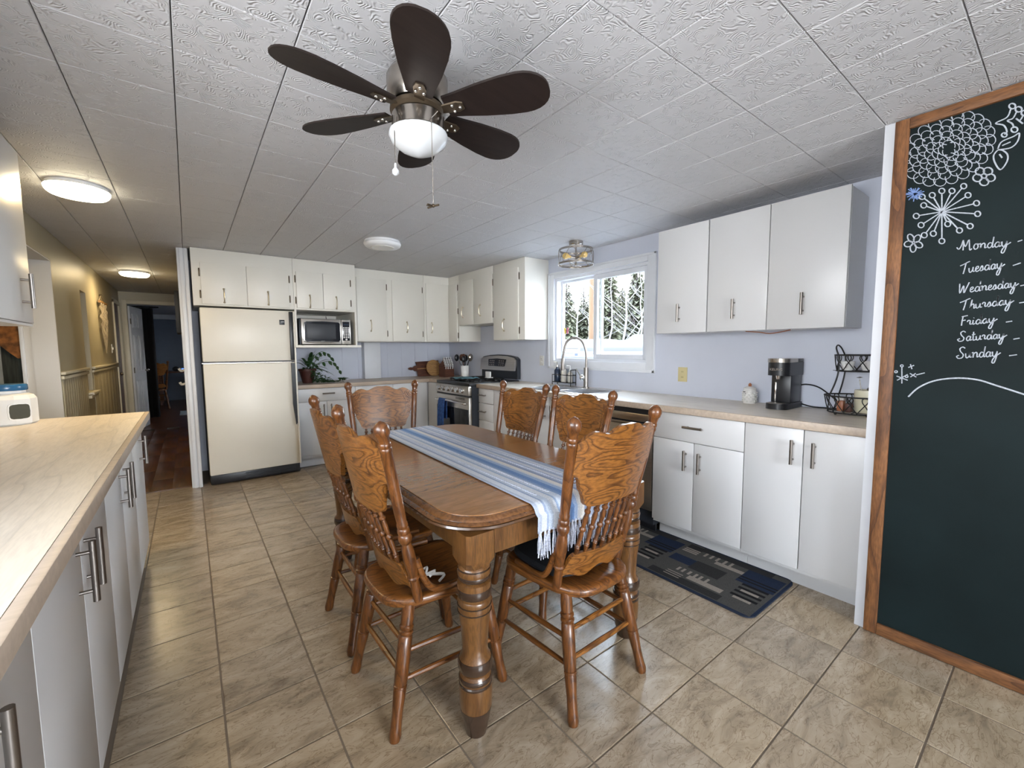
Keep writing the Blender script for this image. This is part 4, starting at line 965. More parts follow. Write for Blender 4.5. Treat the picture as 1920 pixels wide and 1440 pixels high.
# ================================================================== DINING CHAIRS (local: faces +x, origin on the floor)
def make_chair(label, group):
    c = thing('dining_chair', label, 'chair', (0, 0, 0), 0, group)
    # seat
    n = 40; out = []
    for k in range(n):
        t = 2*PI*k/n; ct, st_ = math.cos(t), math.sin(t); e = 2/3.6
        x = .218*math.copysign(abs(ct)**e, ct)+.002; y = (.198+.024*(x/.2))*math.copysign(abs(st_)**e, st_)
        out.append((x, y))
    b = MB(); lev = [(.90, .420), (.985, .424), (1.0, .436), (.99, .448), (.95, .4535), (.80, .4490), (.45, .4440)]
    vs = [(.01+(x-.01)*s_, y*s_, z) for s_, z in lev for x, y in out]
    fs = [(i*n+k, i*n+(k+1) % n, (i+1)*n+(k+1) % n, (i+1)*n+k) for i in range(len(lev)-1) for k in range(n)]+[tuple(range(n-1, -1, -1)), tuple(range((len(lev)-1)*n, len(lev)*n))]
    b.add(vs, fs).build('seat', 'oak', c, local=True, smooth=50)
    # legs
    def legprof(f):
        return [(0, .0150), (.04, .0185), (.10, .0165), (.20, .0160), (.36, .0195), (.38, .0180), (.385, .0205), (.40, .0205), (.405, .0180), (.42, .0200), (.60, .0215), (.76, .0210), (.77, .0180), (.785, .0225), (.80, .0225), (.81, .0180), (.825, .0220), (.84, .0220), (.85, .0185), (.90, .0200), (1, .0185)]
    feet = {}
    for sx_, (fx, fy), (tx, ty) in ((-1, (-.222, .200), (-.135, .150)), (1, (.225, .213), (.160, .165))):
        for sy2 in (-1, 1):
            p0 = Vector((fx, fy*sy2, 0)); p1 = Vector((tx, ty*sy2, .428)); feet[(sx_, sy2)] = (p0, p1)
            MB().lathe([(t_, r_*1.14) for t_, r_ in legprof(sx_)], p0, p1, 12).build('leg', 'oak_post', c, local=True)
    at = lambda k, z: feet[k][0].lerp(feet[k][1], z/.428)
    rp_ = [(0, .006), (.08, .0085), (.5, .0105), (.92, .0085), (1, .006)]
    for sy2 in (-1, 1):
        for z in (.175, .265): MB().lathe(rp_, at((-1, sy2), z+.01), at((1, sy2), z), 8).build('stretcher', 'oak', c, local=True)
    for sx_, zs in ((-1, (.205, .30)), (1, (.215, .30))):
        for z in zs: MB().lathe(rp_, at((sx_, -1), z), at((sx_, 1), z), 8).build('stretcher', 'oak_panel', c, local=True)
    # back posts
    pb = [(0, .0175), (.08, .0165), (.125, .0150), (.135, .0205), (.145, .0205), (.152, .0160), (.19, .0185), (.25, .0225), (.31, .0200), (.345, .0150), (.36, .0215), (.378, .0235), (.395, .0215), (.402, .0170), (.412, .0205), (.43, .0205), (.437, .0165), (.447, .0190), (.46, .0190), (.468, .0165), (.52, .0180), (.70, .0190), (.845, .0178), (.85, .0200), (.862, .0200), (.868, .0175), (.876, .0200), (.888, .0200), (.894, .0170), (.925, .0190), (.935, .0235), (.955, .0255), (.975, .0225), (.99, .0140), (1, .003)]
    def post(sy2): return Vector((-.108, .170*sy2, .44)), Vector((-.248, .228*sy2, 1.094))
    for sy2 in (-1, 1):
        p0, p1 = post(sy2); MB().lathe(pb, p0, p1, 14).build('back_post', 'oak_post', c, local=True)
    def back_x(z): return -.108-.140*(z-.44)/.654
    def bend(y, z, half): return back_x(z)-.050*(1-(y/half)**2)   # curved backwards in the middle
    # crest panel
    half = [(0, 1.052), (.030, 1.054), (.055, 1.048), (.075, 1.036), (.092, 1.028), (.108, 1.028), (.122, 1.035), (.140, 1.040), (.160, 1.037), (.180, 1.026), (.196, 1.012), (.212, 1.006)]
    low = [(.205, .888), (.192, .884), (.182, .870), (.180, .848), (.173, .833), (.163, .824), (.157, .806), (.151, .785), (.138, .771), (.110, .766), (.05, .766), (0, .768)]
    N_ = 48; b = MB(); th = .018; cols = []
    def yl(P, y, up):
        ys_ = sorted(P); 
        for (a, za), (bb, zb) in zip(ys_, ys_[1:]):
            if a <= y <= bb: return za+(zb-za)*(y-a)/max(bb-a, 1e-6)
        return ys_[-1][1] if y > ys_[-1][0] else ys_[0][1]
    vs = []
    for i in range(N_+1):
        y = -.211+.422*i/N_; zt = yl(half, abs(y), 1); zb = yl(low, min(abs(y), .205), 0)
        for z in (zt, zt*.66+zb*.34, zt*.33+zb*.67, zb):
            x = bend(y, z, .24); vs += [(x+th/2, y, z), (x-th/2, y, z)]
    fs = []
    for i in range(N_):
        a, d = i*8, (i+1)*8
        for r in range(3):
            fs.append((a+2*r, a+2*r+2, d+2*r+2, d+2*r)); fs.append((a+2*r+1, d+2*r+1, d+2*r+3, a+2*r+3))
        fs.append((a, d, d+1, a+1)); fs.append((a+6, a+7, d+7, d+6))
    for a in (0, N_*8): fs += [(a, a+1, a+3, a+2), (a+2, a+3, a+5, a+4), (a+4, a+5, a+7, a+6)]
    cr = b.add(vs, fs).build('crest_panel', 'oak_panel', c, local=True, smooth=50)
    # pressed ornament on the front: scrolls in the corners and a border
    def front(y, z): return Vector((bend(y, z, .24)+th/2+.0006, y, z))
    orn = MB()
    for s_ in (-1, 1):
        for rr in (.050, .038, .026):
            orn.tube([front(s_*(.200-rr*math.cos(a)*.95), 1.012-rr*math.sin(a)) for a in [k*PI/2/8 for k in range(9)]], .0022, 5)
        for k in range(10):
            cy0, cz = s_*(.185-.006*(k % 3)), .965-.011*k
            orn.tube([front(cy0+.009*math.cos(a), cz+.007*math.sin(a)) for a in [q*2*PI/7 for q in range(7)]], .0016, 4, closed=True)
        for k in range(8):
            cy0, cz = s_*(.02+.016*k), .782+.008*(k % 2)
            orn.tube([front(cy0+.008*math.cos(a), cz+.007*math.sin(a)) for a in [q*2*PI/7 for q in range(7)]], .0015, 4, closed=True)
        orn.tube(smooth_pts([front(s_*.03, .80), front(s_*.09, .803), front(s_*.125, .83), front(s_*.150, .88), front(s_*.155, .94), front(s_*.140, .985)], 3), .0018, 4)
    orn.build('pressed_ornament', 'oak_post', cr, local=True)
    # lower rail and spindles
    b = MB(); vs = []; N2 = 24
    for i in range(N2+1):
        y = -.172+.344*i/N2; u = abs(y)/.172
        zt = .578-.010*(1-u) if u < .80 else .578-.060*(u-.80)/.2; zb = .486+.012*math.cos(u*PI*2.2)
        if u >= .80: zb = max(zb, .490)
        for z in (zt, zb):
            x = bend(y, z, .20)+.018*(1-(y/.2)**2); vs += [(x+.009, y, z), (x-.009, y, z)]
    fs = []
    for i in range(N2):
        a, d = i*4, (i+1)*4
        fs += [(a, a+2, d+2, d), (a+1, d+1, d+3, a+3), (a, d, d+1, a+1), (a+2, a+3, d+3, d+2)]
    for a in (0, N2*4): fs.append((a, a+1, a+3, a+2))
    b.add(vs, fs).build('lower_rail', 'oak_panel', c, local=True, smooth=50)
    sp = [(0, .0060), (.08, .0070), (.16, .0105), (.18, .0070), (.20, .0105), (.23, .0065), (.40, .0095), (.47, .0070), (.50, .0120), (.53, .0120), (.56, .0070), (.72, .0100), (.82, .0065), (.84, .0115), (.87, .0115), (.89, .0070), (.95, .0080), (1, .0060)]
    for k in range(7):
        q = (k-3)/3; y0, y1 = q*.125, q*.118
        MB().lathe(sp, (bend(y0, .570, .20)+.018*(1-(y0/.2)**2), y0, .566), (bend(y1, .772, .24), y1, .775), 10).build('spindle', 'oak_post', c, local=True)
    # bent side braces
    for sy2 in (-1, 1):
        MB().tube(smooth_pts([(-.120, .186*sy2, .60), (-.098, .190*sy2, .53), (-.066, .192*sy2, .480), (-.015, .192*sy2, .464), (.055, .190*sy2, .463), (.105, .187*sy2, .462)], 5), .0115, 8).build('bent_brace', 'oak', c, local=True)
    return c
spots = [((.700, 1.505), 1.0, 'oak pressed-back chair at the left table side, nearest the camera, string on its seat'),
         ((.716, 2.005), -1.0, 'oak pressed-back chair at the left table side, farther from the camera'),
         ((1.197, 1.203), 91.0, 'oak pressed-back chair with black cushion at the near table end under the runner fringe'),
         ((1.012, 2.700), -106.0, 'oak pressed-back chair at the far table end, facing the camera'),
         ((1.515, 2.190), 180.0, 'oak pressed-back chair on the sink side of the table, closer to the stove'),
         ((1.518, 1.672), 178.0, 'oak pressed-back chair on the sink side of the table, closer to the dishwasher')]
proto = make_chair(spots[0][2], 'oak chairs around the dining table')
for i, (p, a, lab) in enumerate(spots):
    o = proto if i == 0 else copy_tree(proto)
    o.location = (*p, 0); o.rotation_euler = (0, 0, math.radians(a)); o['label'] = lab
far_chair = copy_tree(proto); far_chair.location = (-.62, 12.60, 0); far_chair.rotation_euler = (0, 0, math.radians(95))
far_chair['label'] = 'oak chair at the desk in the dark room at the end of the hall'; far_chair['group'] = 'oak chairs'
# cushion on the near-end chair
n = 36; out = []
for k in range(n):
    t = 2*PI*k/n; ct, st_ = math.cos(t), math.sin(t); e = 2/3.4
    out.append((.172*math.copysign(abs(ct)**e, ct), .168*math.copysign(abs(st_)**e, st_)))
b_ = MB(); lev = [(.93, .4555), (1.0, .464), (1.0, .474), (.94, .486), (.6, .491)]
vs = [(1.197+x*s_, 1.245+y*s_, z) for s_, z in lev for x, y in out]
b_.add(vs, [(i*n+k, i*n+(k+1) % n, (i+1)*n+(k+1) % n, (i+1)*n+k) for i in range(len(lev)-1) for k in range(n)]+[tuple(range(n-1, -1, -1)), tuple(range((len(lev)-1)*n, len(lev)*n))])
single(b_, 'seat_cushion', 'cushion_black', 'black seat cushion on the chair at the near table end', 'cushion', (1.197, 1.238, .4555))
# dangling string bow on the nearest chair
sb = thing('string_bow', 'white twisted string bow lying on the seat of the nearest chair', 'string', (.64, 1.44, .46))
MB().tube(smooth_pts([(.585, 1.50, .459), (.62, 1.46, .462), (.665, 1.42, .470), (.72, 1.39, .466)], 5), .004, 6).build('cord', 'ceramic_white', sb)
for q in range(3):
    MB().tube(smooth_pts([(.665, 1.42, .470), (.68+.02*q, 1.44-.03*q, .485-.006*q), (.66+.015*q, 1.46-.05*q, .463)], 5), .005, 6).build('loop', 'ceramic', sb)
MB().tube(smooth_pts([(.66, 1.42, .468), (.645, 1.385, .462), (.655, 1.345, .459), (.672, 1.325, .459)], 5), .005, 6).build('tail', 'copper', sb)

# ================================================================== CEILING FAN
fc = (.645, 1.350); ZB = 2.09
fn = thing('ceiling_fan', 'six-blade brown ceiling fan with white glass bowl light', 'fan', (*fc, ZC))
MB().lathe([(0, .062), (.3, .062), (1, .045)], (*fc, ZC-.0005), (*fc, ZC-.045), 24).build('canopy', 'nickel', fn)
MB().lathe([(0, .05), (.15, .088), (.3, .098), (.75, .098), (1, .082)], (*fc, ZC-.04), (*fc, ZB+.018), 28).build('motor', 'nickel', fn)
MB().lathe([(0, .080), (.3, .090), (.7, .090), (1, .080)], (*fc, ZB+.014), (*fc, ZB-.014), 28).build('blade_hub', 'bronze', fn)
MB().lathe([(0, .074), (.06, .084), (.94, .086), (1, .080)], (*fc, ZB-.016), (*fc, ZB-.068), 28).build('light_kit', 'nickel', fn)
MB().lathe([(0, .078), (.05, .094), (.2, .096), (.45, .086), (.7, .062), (.9, .030), (1, .004)], (*fc, ZB-.068), (*fc, ZB-.142), 28).build('bowl', 'milk_glass', fn)
for k in range(6):
    a = math.radians(6.3+60*k); ca, sa = math.cos(a), math.sin(a); pit = math.radians(12)
    def bp_(r, w, h):   # radial, width (pitched), thickness
        wx = w*math.cos(pit)-h*math.sin(pit); z = ZB-w*math.sin(pit)+h*math.cos(pit)
        return Vector((fc[0]+ca*r-sa*wx, fc[1]+sa*r+ca*wx, z))
    prof = [(.100, .040), (.15, .048), (.22, .062), (.30, .073), (.35, .0755), (.375, .073), (.395, .067), (.412, .057), (.425, .044), (.433, .030), (.4375, .014)]
    b_ = MB(); poly = [(r, w) for r, w in prof]+[(r, -w) for r, w in reversed(prof)]
    bl = b_.prism(poly, lambda r, w, d: bp_(r, w, d-.003), .006).build('blade', 'fan_blade', fn)
    ar = MB().prism([(.075, .014), (.14, .020), (.16, .012), (.16, -.012), (.14, -.020), (.075, -.014)], lambda r, w, d: bp_(r, w, -.0075+d), .004).build('blade_arm', 'bronze', bl)
    for (r, w) in ((.125, .012), (.125, -.012), (.148, 0)): MB().sphere(bp_(r, w, -.009), .005, 8, 6).build('screw', 'chrome', bl)
def chain(px, py, x, y, z0, z1): return MB().tube([(x, y, z0), (x, y, z1)], .0014, 6)
cr_ = Vector((RT.x, RT.y, 0)).normalized()
q = Vector((*fc, 0))-cr_*.062-Vector((FW.x, FW.y, 0)).normalized()*.066
c1 = chain(0, 0, q.x, q.y, ZB-.045, 1.898).build('pull_chain', 'nickel', fn)
MB().lathe([(0, .003), (.2, .004), (.35, .004), (.6, .011), (.85, .011), (1, .003)], (q.x, q.y, 1.90), (q.x, q.y, 1.862), 12).build('bulb_pull', 'milk_glass', c1)
q2 = Vector((*fc, 0))+cr_*.057-Vector((FW.x, FW.y, 0)).normalized()*.078
MB().tube([Vector((q2.x, q2.y, ZB-.04))+cr_*.02, (q2.x, q2.y, ZB-.06)], .0014, 6).build('pull_chain', 'nickel', fn)
c2 = chain(0, 0, q2.x, q2.y, ZB-.06, 1.765).build('pull_chain', 'nickel', fn)
b_ = MB().sphere((q2.x, q2.y, 1.765), .006, 10, 6)
for k in range(4): a = k*PI/2+.3; b_.box(q2.x-.022, q2.x-.003, q2.y-.004, q2.y+.004, 1.762, 1.7645) if k == 0 else b_.tube([(q2.x, q2.y, 1.764), (q2.x+.024*math.cos(a), q2.y+.024*math.sin(a), 1.763)], .0032, 6)
b_.build('fan_pull', 'bronze', c2)

# ---- other ceiling fixtures
def puck(x, y, r, label, material, lit):
    t = thing('ceiling_light', label, 'light', (x, y, ZC-.06), group='round flush ceiling lights')
    MB().lathe([(0, r*.94), (.5, r*.97), (1, r)], (x, y, ZC-.0005), (x, y, ZC-.022), 32).build('base', 'lamp_off', t)
    MB().lathe([(0, r), (.3, r*.99), (.7, r*.94), (1, r*.86)], (x, y, ZC-.024), (x, y, ZC-.055), 32).build('diffuser', material, t)
    if lit:
        l = bpy.data.lights.new('ceiling_light_glow', 'AREA'); l.shape = 'DISK'; l.size = r*1.6; l.energy = lit; l.color = (1.0, .72, .34)
        o = bpy.data.objects.new('ceiling_light_glow', l); COL.objects.link(o); o.location = (0, 0, -.002); o.parent = t
    return t
puck(-.452, 3.515, .140, 'lit round ceiling light at the kitchen end of the hall', 'lamp_lit', 7)
puck(-.455, 6.84, .140, 'lit round ceiling light deep in the hall, above the macrame', 'lamp_lit', 4.5)
t = puck(1.411, 3.725, .158, 'unlit white round ceiling light between the fan and the cabinets', 'lamp_off', 0)
MB().lathe([(0, .10), (1, .095)], (1.411, 3.725, ZC-.055), (1.411, 3.725, ZC-.060), 28).build('centre_disc', 'ceramic', t)
# caged semi-flush lamp over the sink
lx_, ly_ = 2.80, 2.735
cl_ = thing('cage_lamp', 'brushed metal cage ceiling lamp with clear bulbs above the sink', 'lamp', (lx_, ly_, ZC))
MB().lathe([(0, .062), (.8, .062), (1, .055)], (lx_, ly_, ZC-.0005), (lx_, ly_, ZC-.035), 24).build('canopy', 'nickel', cl_)
MB().cyl((lx_, ly_, ZC-.035), (lx_, ly_, ZC-.215), .008).build('stem', 'nickel', cl_)
for z, r in ((ZC-.075, .150), (ZC-.198, .158)):
    b_ = MB(); n = 40
    vs = [(lx_+rr*math.cos(2*PI*k/n), ly_+rr*math.sin(2*PI*k/n), zz) for rr, zz in ((r, z-.009), (r, z+.009), (r-.004, z+.009), (r-.004, z-.009)) for k in range(n)]
    b_.add(vs, [(i*n+k, i*n+(k+1) % n, ((i+1) % 4)*n+(k+1) % n, ((i+1) % 4)*n+k) for i in range(4) for k in range(n)]).build('ring', 'nickel', cl_)
for k in range(6):
    a0 = k*PI/3
    for s_ in (-1, 1):
        MB().tube([(lx_+.153*math.cos(a0+s_*t_*.52), ly_+.153*math.sin(a0+s_*t_*.52), ZC-.198+.123*(1-(1-t_)**1.8)) for t_ in [q/8 for q in range(9)]], .0025, 6).build('cage_wire', 'nickel', cl_)
for k in range(4):
    a = k*PI/2+.4
    MB().tube([(lx_, ly_, ZC-.20), (lx_+.154*math.cos(a), ly_+.154*math.sin(a), ZC-.198)], .003, 6).build('spoke', 'nickel', cl_)
for k in range(3):
    a = k*2*PI/3+.6; d = Vector((math.cos(a), math.sin(a), .15))
    p = Vector((lx_, ly_, ZC-.145)); so = MB().cyl(p+d*.01, p+d*.05, .014).build('socket', 'nickel', cl_)
    MB().lathe([(0, .012), (.2, .014), (.5, .028), (.75, .028), (.95, .014), (1, .003)], p+d*.05, p+d*.125, 14).build('bulb', 'amber_bulb', so)

# ================================================================== SMALL THINGS IN THE KITCHEN
def lathe_at(x, y, z0, prof, seg=20):
    """prof: (z above z0, r)"""
    h = prof[-1][0]; return MB().lathe([(z/h, r) for z, r in prof], (x, y, z0), (x, y, z0+h), seg)
# white faceted jar with blue lid
jx, jy = -.772, 3.40
jr = thing('storage_jar', 'white faceted jar with blue lid and dark label on the left worktop', 'jar', (jx, jy, ZK))
n = 10; b_ = MB(); vs = []
for r, z in ((.094, 0), (.104, .008), (.104, .135), (.092, .155), (.066, .166), (.066, .182)): vs += [(jx+r*math.cos(2*PI*k/n+.1), jy+r*math.sin(2*PI*k/n+.1), ZK+.0005+z) for k in range(n)]
b_.add(vs, [(i*n+k, i*n+(k+1) % n, (i+1)*n+(k+1) % n, (i+1)*n+k) for i in range(5) for k in range(n)]+[tuple(range(n-1, -1, -1)), tuple(range(5*n, 6*n))])
b_.build('body', 'jar_white', jr, smooth=20)
lathe_at(jx, jy, ZK+.180, [(0, .072), (.004, .074), (.028, .074), (.033, .070), (.0335, .004)], 28).build('lid', 'jar_blue', jr)
d = Vector((-jx, -jy, 0)).normalized(); d = Vector((d.x*math.cos(.35)-d.y*math.sin(.35), d.x*math.sin(.35)+d.y*math.cos(.35), 0)); sd = Vector((-d.y, d.x, 0))
P = [(.042*math.cos(t)*(1-.10*math.cos(4*t)+.03*math.cos(8*t)), .042*math.sin(t)*(1-.10*math.cos(4*t)+.03*math.cos(8*t))) for t in [k*2*PI/32 for k in range(32)]]
c0 = Vector((jx, jy, ZK+.072))+d*.0985
MB().prism([(a*1.14, b*1.14) for a, b in P], lambda a, b, q: c0+sd*a+Vector((0, 0, b))+d*q, .0042).build('label_border', 'ceramic_white', jr)
MB().prism(P, lambda a, b, q: c0+sd*a+Vector((0, 0, b))+d*q, .0052).build('label', 'label_olive', jr)

# potted plant
px_, py_ = 1.10, 5.40
pl = thing('potted_plant', 'trailing green houseplant in a dark red pot under the microwave', 'plant', (px_, py_, ZK))
lathe_at(px_, py_, ZK+.0005, [(0, .055), (.01, .058), (.14, .088), (.142, .096), (.165, .098), (.166, .086), (.15, .083)], 22).build('pot', 'terracotta', pl)
def leaf(base, tip, w, up, mt, droop=.02, name='leaf'):
    base = Vector(base); tip = Vector(tip); ax = tip-base; sd = ax.cross(Vector(up)).normalized(); vs = []; fs = []
    n = 6
    for i in range(n+1):
        t = i/n; c = base+ax*t+Vector((0, 0, -droop*4*(t-.5)**2+droop)); ww = w*math.sin(PI*min(1, t*.92+.04))**.8
        vs += [c-sd*ww, c-Vector((0, 0, ww*.25)), c+sd*ww]
    for i in range(n): fs += [(3*i, 3*i+1, 3*i+4, 3*i+3), (3*i+1, 3*i+2, 3*i+5, 3*i+4)]
    return vs, fs
rng = random.Random(3)
top = Vector((px_+.02, py_, ZK+.17))
for (dx, dy, dz) in ((-.10, -.05, .13), (-.17, -.02, .06), (.06, -.06, .17), (.14, -.05, .12), (.18, -.03, .05), (.0, -.1, .14), (.10, -.10, .04), (-.06, -.11, .05), (.20, -.08, -.02), (.05, .05, .2), (.24, -.05, .10), (-.12, .04, .10), (.16, -.09, .16), (-.03, -.12, .09), (.02, -.12, .0), (.12, -.13, -.04), (.20, -.11, -.07), (-.09, -.09, -.02), (.08, -.02, .22), (.27, -.09, -.10)):
    tip = top+Vector((dx, dy, dz))*.95; q = top+Vector((dx, dy, dz))*.25
    vs, fs = leaf(q, tip, .024, (0, 0, 1), 'leaf', .03); MB().add(vs, fs).build('leaf', 'leaf', pl)
# arching stems with hanging leaves
for pts in ([(0, 0, 0), (.05, -.03, .12), (.12, -.05, .19), (.19, -.06, .17), (.24, -.07, .10)], [(0, 0, 0), (.12, -.04, .06), (.22, -.06, .08), (.29, -.06, .02), (.33, -.07, -.06)]):
    sp_ = smooth_pts([top+Vector(p) for p in pts], 5); MB().tube(sp_, .003, 5).build('stem', 'leaf_vine', pl)
    for i in range(3, len(sp_), 3):
        s_ = rng.choice((-1, 1)); vs, fs = leaf(sp_[i], sp_[i]+Vector((.03, s_*.03, -.05)), .017, (0, 1, .3), 'leaf', .005); MB().add(vs, fs).build('leaf', 'leaf', pl)
b_ = MB()
for k in range(420):
    t = rng.random(); x = px_+.02+.34*t*rng.uniform(.5, 1); y = py_-.06-rng.uniform(0, .10); zt = max(.012, (.17*(1-t)**1.2)*rng.uniform(.2, 1.05)); z = ZK+zt
    vs, fs = leaf((x, y, z), (x+rng.uniform(-.035, .035), y-rng.uniform(-.01, .03), max(ZK+.006, z-rng.uniform(-.01, .03))), rng.uniform(.006, .012), (0, .3, 1), 'leaf', .004); b_.add(vs, fs)
tag(b_.build('vine_foliage', 'leaf_vine', pl), kind='stuff')
for (dx, dz) in ((.36, .03), (.38, .02), (.33, .035)):
    q = Vector((px_+dx, py_-.12, ZK+.02))
    for s_ in (-1, 0, 1): vs, fs = leaf(q, q+Vector((.04*s_+.015, -.03, dz)), .014, (0, .3, 1), 'leaf', .012); MB().add(vs, fs).build('leaf', 'leaf', pl)

# cutting boards, knife block, utensil crock
cb1 = thing('cutting_board', 'dark paddle-shaped cutting board leaning on the fridge wall', 'cutting board', (2.66, 5.64, ZK))
lean = lambda z: 5.655-(1.16-z)*.20
P = [(2.585, .932), (2.585, 1.00), (2.545, 1.010), (2.52, 1.028), (2.49, 1.022), (2.465, 1.028), (2.452, 1.042), (2.465, 1.056), (2.49, 1.062), (2.52, 1.056), (2.545, 1.074), (2.585, 1.084), (2.57, 1.135), (2.93, 1.150), (2.93, .932)]
MB().prism(P, lambda a, b, d: (a, lean(b)+d, b), .018).build('board', 'board_dark', cb1)
MB().prism([(2.585, 1.03), (2.93, 1.04), (2.93, 1.052), (2.585, 1.042)], lambda a, b, d: (a, lean(b)-.001+d, b), .002).build('inlay_strip', 'board_light', cb1)
cb2 = thing('cutting_board', 'round light wooden board standing behind the knife block', 'cutting board', (2.80, 5.47, ZK))
P = [(2.80+.115*math.cos(t), ZK+.117+.115*math.sin(t)) for t in [k*2*PI/32 for k in range(32)]]
MB().prism(P, lambda a, b, d: (a, 5.56-(1.16-b)*.2+d, b), .016).build('board', 'board_light', cb2)
kb = thing('knife_block', 'dark wooden knife block full of steel-handled knives in the corner', 'knife block', (2.90, 5.27, ZK))
P = [(5.18, ZK+.0005), (5.18, ZK+.10), (5.255, ZK+.225), (5.36, ZK+.16), (5.36, ZK+.0005)]
MB().prism(P, lambda a, b, d: (2.785+d, a, b), .14).build('block', 'board_dark', kb)
for i in range(4):
    for j in range(4):
        x = 2.803+.034*i; f0 = (j+.5)/4; p = Vector((x, 5.18+.075*f0, ZK+.10+.125*f0)); dd = Vector((-.35, -.75, .65)).normalized()
        k = MB().tube([p, p+dd*.10], .0085, 6).build('knife_handle', 'lamp_off', kb)
for i in range(2):
    b_ = MB(); p = Vector((2.81+.07*i, 5.26, ZK+.24)); b_.tube([p+Vector((.02*math.cos(a), -.01, .022*math.sin(a))) for a in [q*2*PI/12 for q in range(12)]], .005, 6, closed=True); b_.build('scissor_loop', 'nickel', kb)
ck = thing('utensil_crock', 'white ceramic crock full of dark cooking utensils by the stove', 'crock', (2.99, 5.00, ZK))
lathe_at(2.99, 5.0, ZK+.0005, [(0, .052), (.01, .056), (.155, .056), (.16, .052), (.161, .046), (.05, .045)], 24).build('pot', 'ceramic_white', ck)
for (dx, dy, h, kind) in ((-.05, .02, .13, 0), (-.02, -.02, .14, 1), (.02, .02, .12, 0), (.03, -.03, .14, 2), (.0, .04, .13, 1), (.045, .0, .12, 2), (-.03, -.04, .10, 0)):
    p = Vector((2.99+dx*.4, 5+dy*.4, ZK+.10)); q = Vector((2.99+dx*1.5, 5+dy*1.5, ZK+.16+h*.55))
    u = MB().tube([p, q], .006, 6).build('utensil', 'black_plastic' if kind != 1 else 'board_dark', ck)
    e = q+Vector((dx*.5, dy*.5, .035)); MB().sphere(e, .040, 10, 6, (.9, .45, 1.2)).build('utensil_head', ('black_plastic', 'board_dark', 'nickel')[kind], u)
# soap caddy
sc_ = thing('soap_caddy', 'black metal caddy holding soap bottles beside the faucet', 'caddy', (3.095, 3.19, ZK))
b_ = MB(); X0, X1, Y0_, Y1_ = 3.056, 3.132, 3.05, 3.32
for z in (ZK+.035, ZK+.11): b_.tube([(X0, Y0_, z), (X1, Y0_, z), (X1, Y1_, z), (X0, Y1_, z)], .004, 6, closed=True)
for (x, y) in ((X0, Y0_), (X1, Y0_), (X0, Y1_), (X1, Y1_)): b_.tube([(x, y, ZK+.0045), (x, y, ZK+.165 if y == Y0_ else ZK+.115)], .004, 6)
b_.tube([(X0, Y0_, ZK+.165), (X1, Y0_, ZK+.165)], .004, 6)
b_.build('rack', 'iron_black', sc_)
MB().box(X0+.004, X1-.004, Y0_+.004, Y1_-.004, ZK+.030, ZK+.034).build('tray', 'iron_black', sc_)
def bottle(x, y, label, bm_, r, h, cap):
    z0 = ZK+.0345
    t = thing('soap_bottle', label, 'bottle', (x, y, z0))
    lathe_at(x, y, z0, [(0, r*.9), (.006, r), (h*.78, r), (h*.90, r*.6), (h*.92, r*.4), (h, r*.4)], 18).build('bottle', bm_, t)
    p = MB().cyl((x, y, z0+h), (x, y, z0+h+.02), .012).build('pump', cap, t)
    MB().tube([(x, y, z0+h+.02), (x, y, z0+h+.05), (x-.015, y+.035, z0+h+.052)], .005, 6).build('nozzle', cap, t)
bottle(3.094, 3.285, 'dark blue soap dispenser bottle in the caddy', 'soap_blue', .031, .155, 'chrome')
bottle(3.094, 3.185, 'clear soap dispenser bottle in the middle of the caddy', 'soap_clear', .030, .15, 'chrome')
bottle(3.094, 3.095, 'clear soap bottle at the faucet end of the caddy', 'soap_clear', .026, .12, 'ceramic_white')
# coffee maker
cm = thing('coffee_maker', 'black single-cup coffee maker with silver lid band', 'coffee maker', (2.99, 1.095, ZK))
xa, xb, ya, yb = 2.852, 3.118, 1.035, 1.158
def rbox(b, x0, x1, y0, y1, z0, z1, rf):
    """box whose front (-x) corners are rounded"""
    P = []
    for k in range(7): t = PI/2*k/6; P.append((x0+rf-rf*math.cos(t), y1-rf+rf*math.sin(t)))
    P += [(x1, y1), (x1, y0)]
    for k in range(7): t = PI/2*k/6; P.append((x0+rf-rf*math.sin(t), y0+rf-rf*math.cos(t)))
    return b.prism(P, lambda a, c, d: (a, c, z0+d), z1-z0)
rbox(MB(), xa, xb, ya, yb, ZK+.0005, ZK+.035, .05).build('base', 'black_plastic', cm)
MB().box(xa+.095, xb, ya+.006, yb-.006, ZK+.035, ZK+.21, .006).build('body', 'black_plastic', cm)
rbox(MB(), xa+.012, xb, ya, yb, ZK+.208, ZK+.288, .05).build('brew_head', 'black_plastic', cm)
rbox(MB(), xa+.008, xa+.17, ya-.002, yb+.002, ZK+.289, ZK+.312, .05).build('lid_band', 'nickel', cm)
MB().box(xa+.172, xb, ya, yb, ZK+.289, ZK+.310, .004).build('top', 'black_plastic', cm)
MB().box(xa+.015, xa+.085, ya+.02, yb-.02, ZK+.035, ZK+.038).build('drip_tray', 'steel', cm)
MB().cyl((xa+.05, (ya+yb)/2, ZK+.208), (xa+.05, (ya+yb)/2, ZK+.185), .014, .010).build('spout', 'chrome', cm)
MB().box(xa+.083, xa+.095, yb-.040, yb-.03, ZK+.04, ZK+.165, .003).build('side_rail', 'chrome', cm)
text_mesh('KEURIG', .021, 'lettering', 'chrome', cm, Matrix.Translation((xa+.0115, (ya+yb)/2, ZK+.245)) @ Matrix.Rotation(-PI/2, 4, 'Z') @ Matrix.Rotation(PI/2, 4, 'X'))
pc = thing('power_cord', 'black coffee maker cord trailing to the wire basket', 'cord', (3.13, .95, ZK))
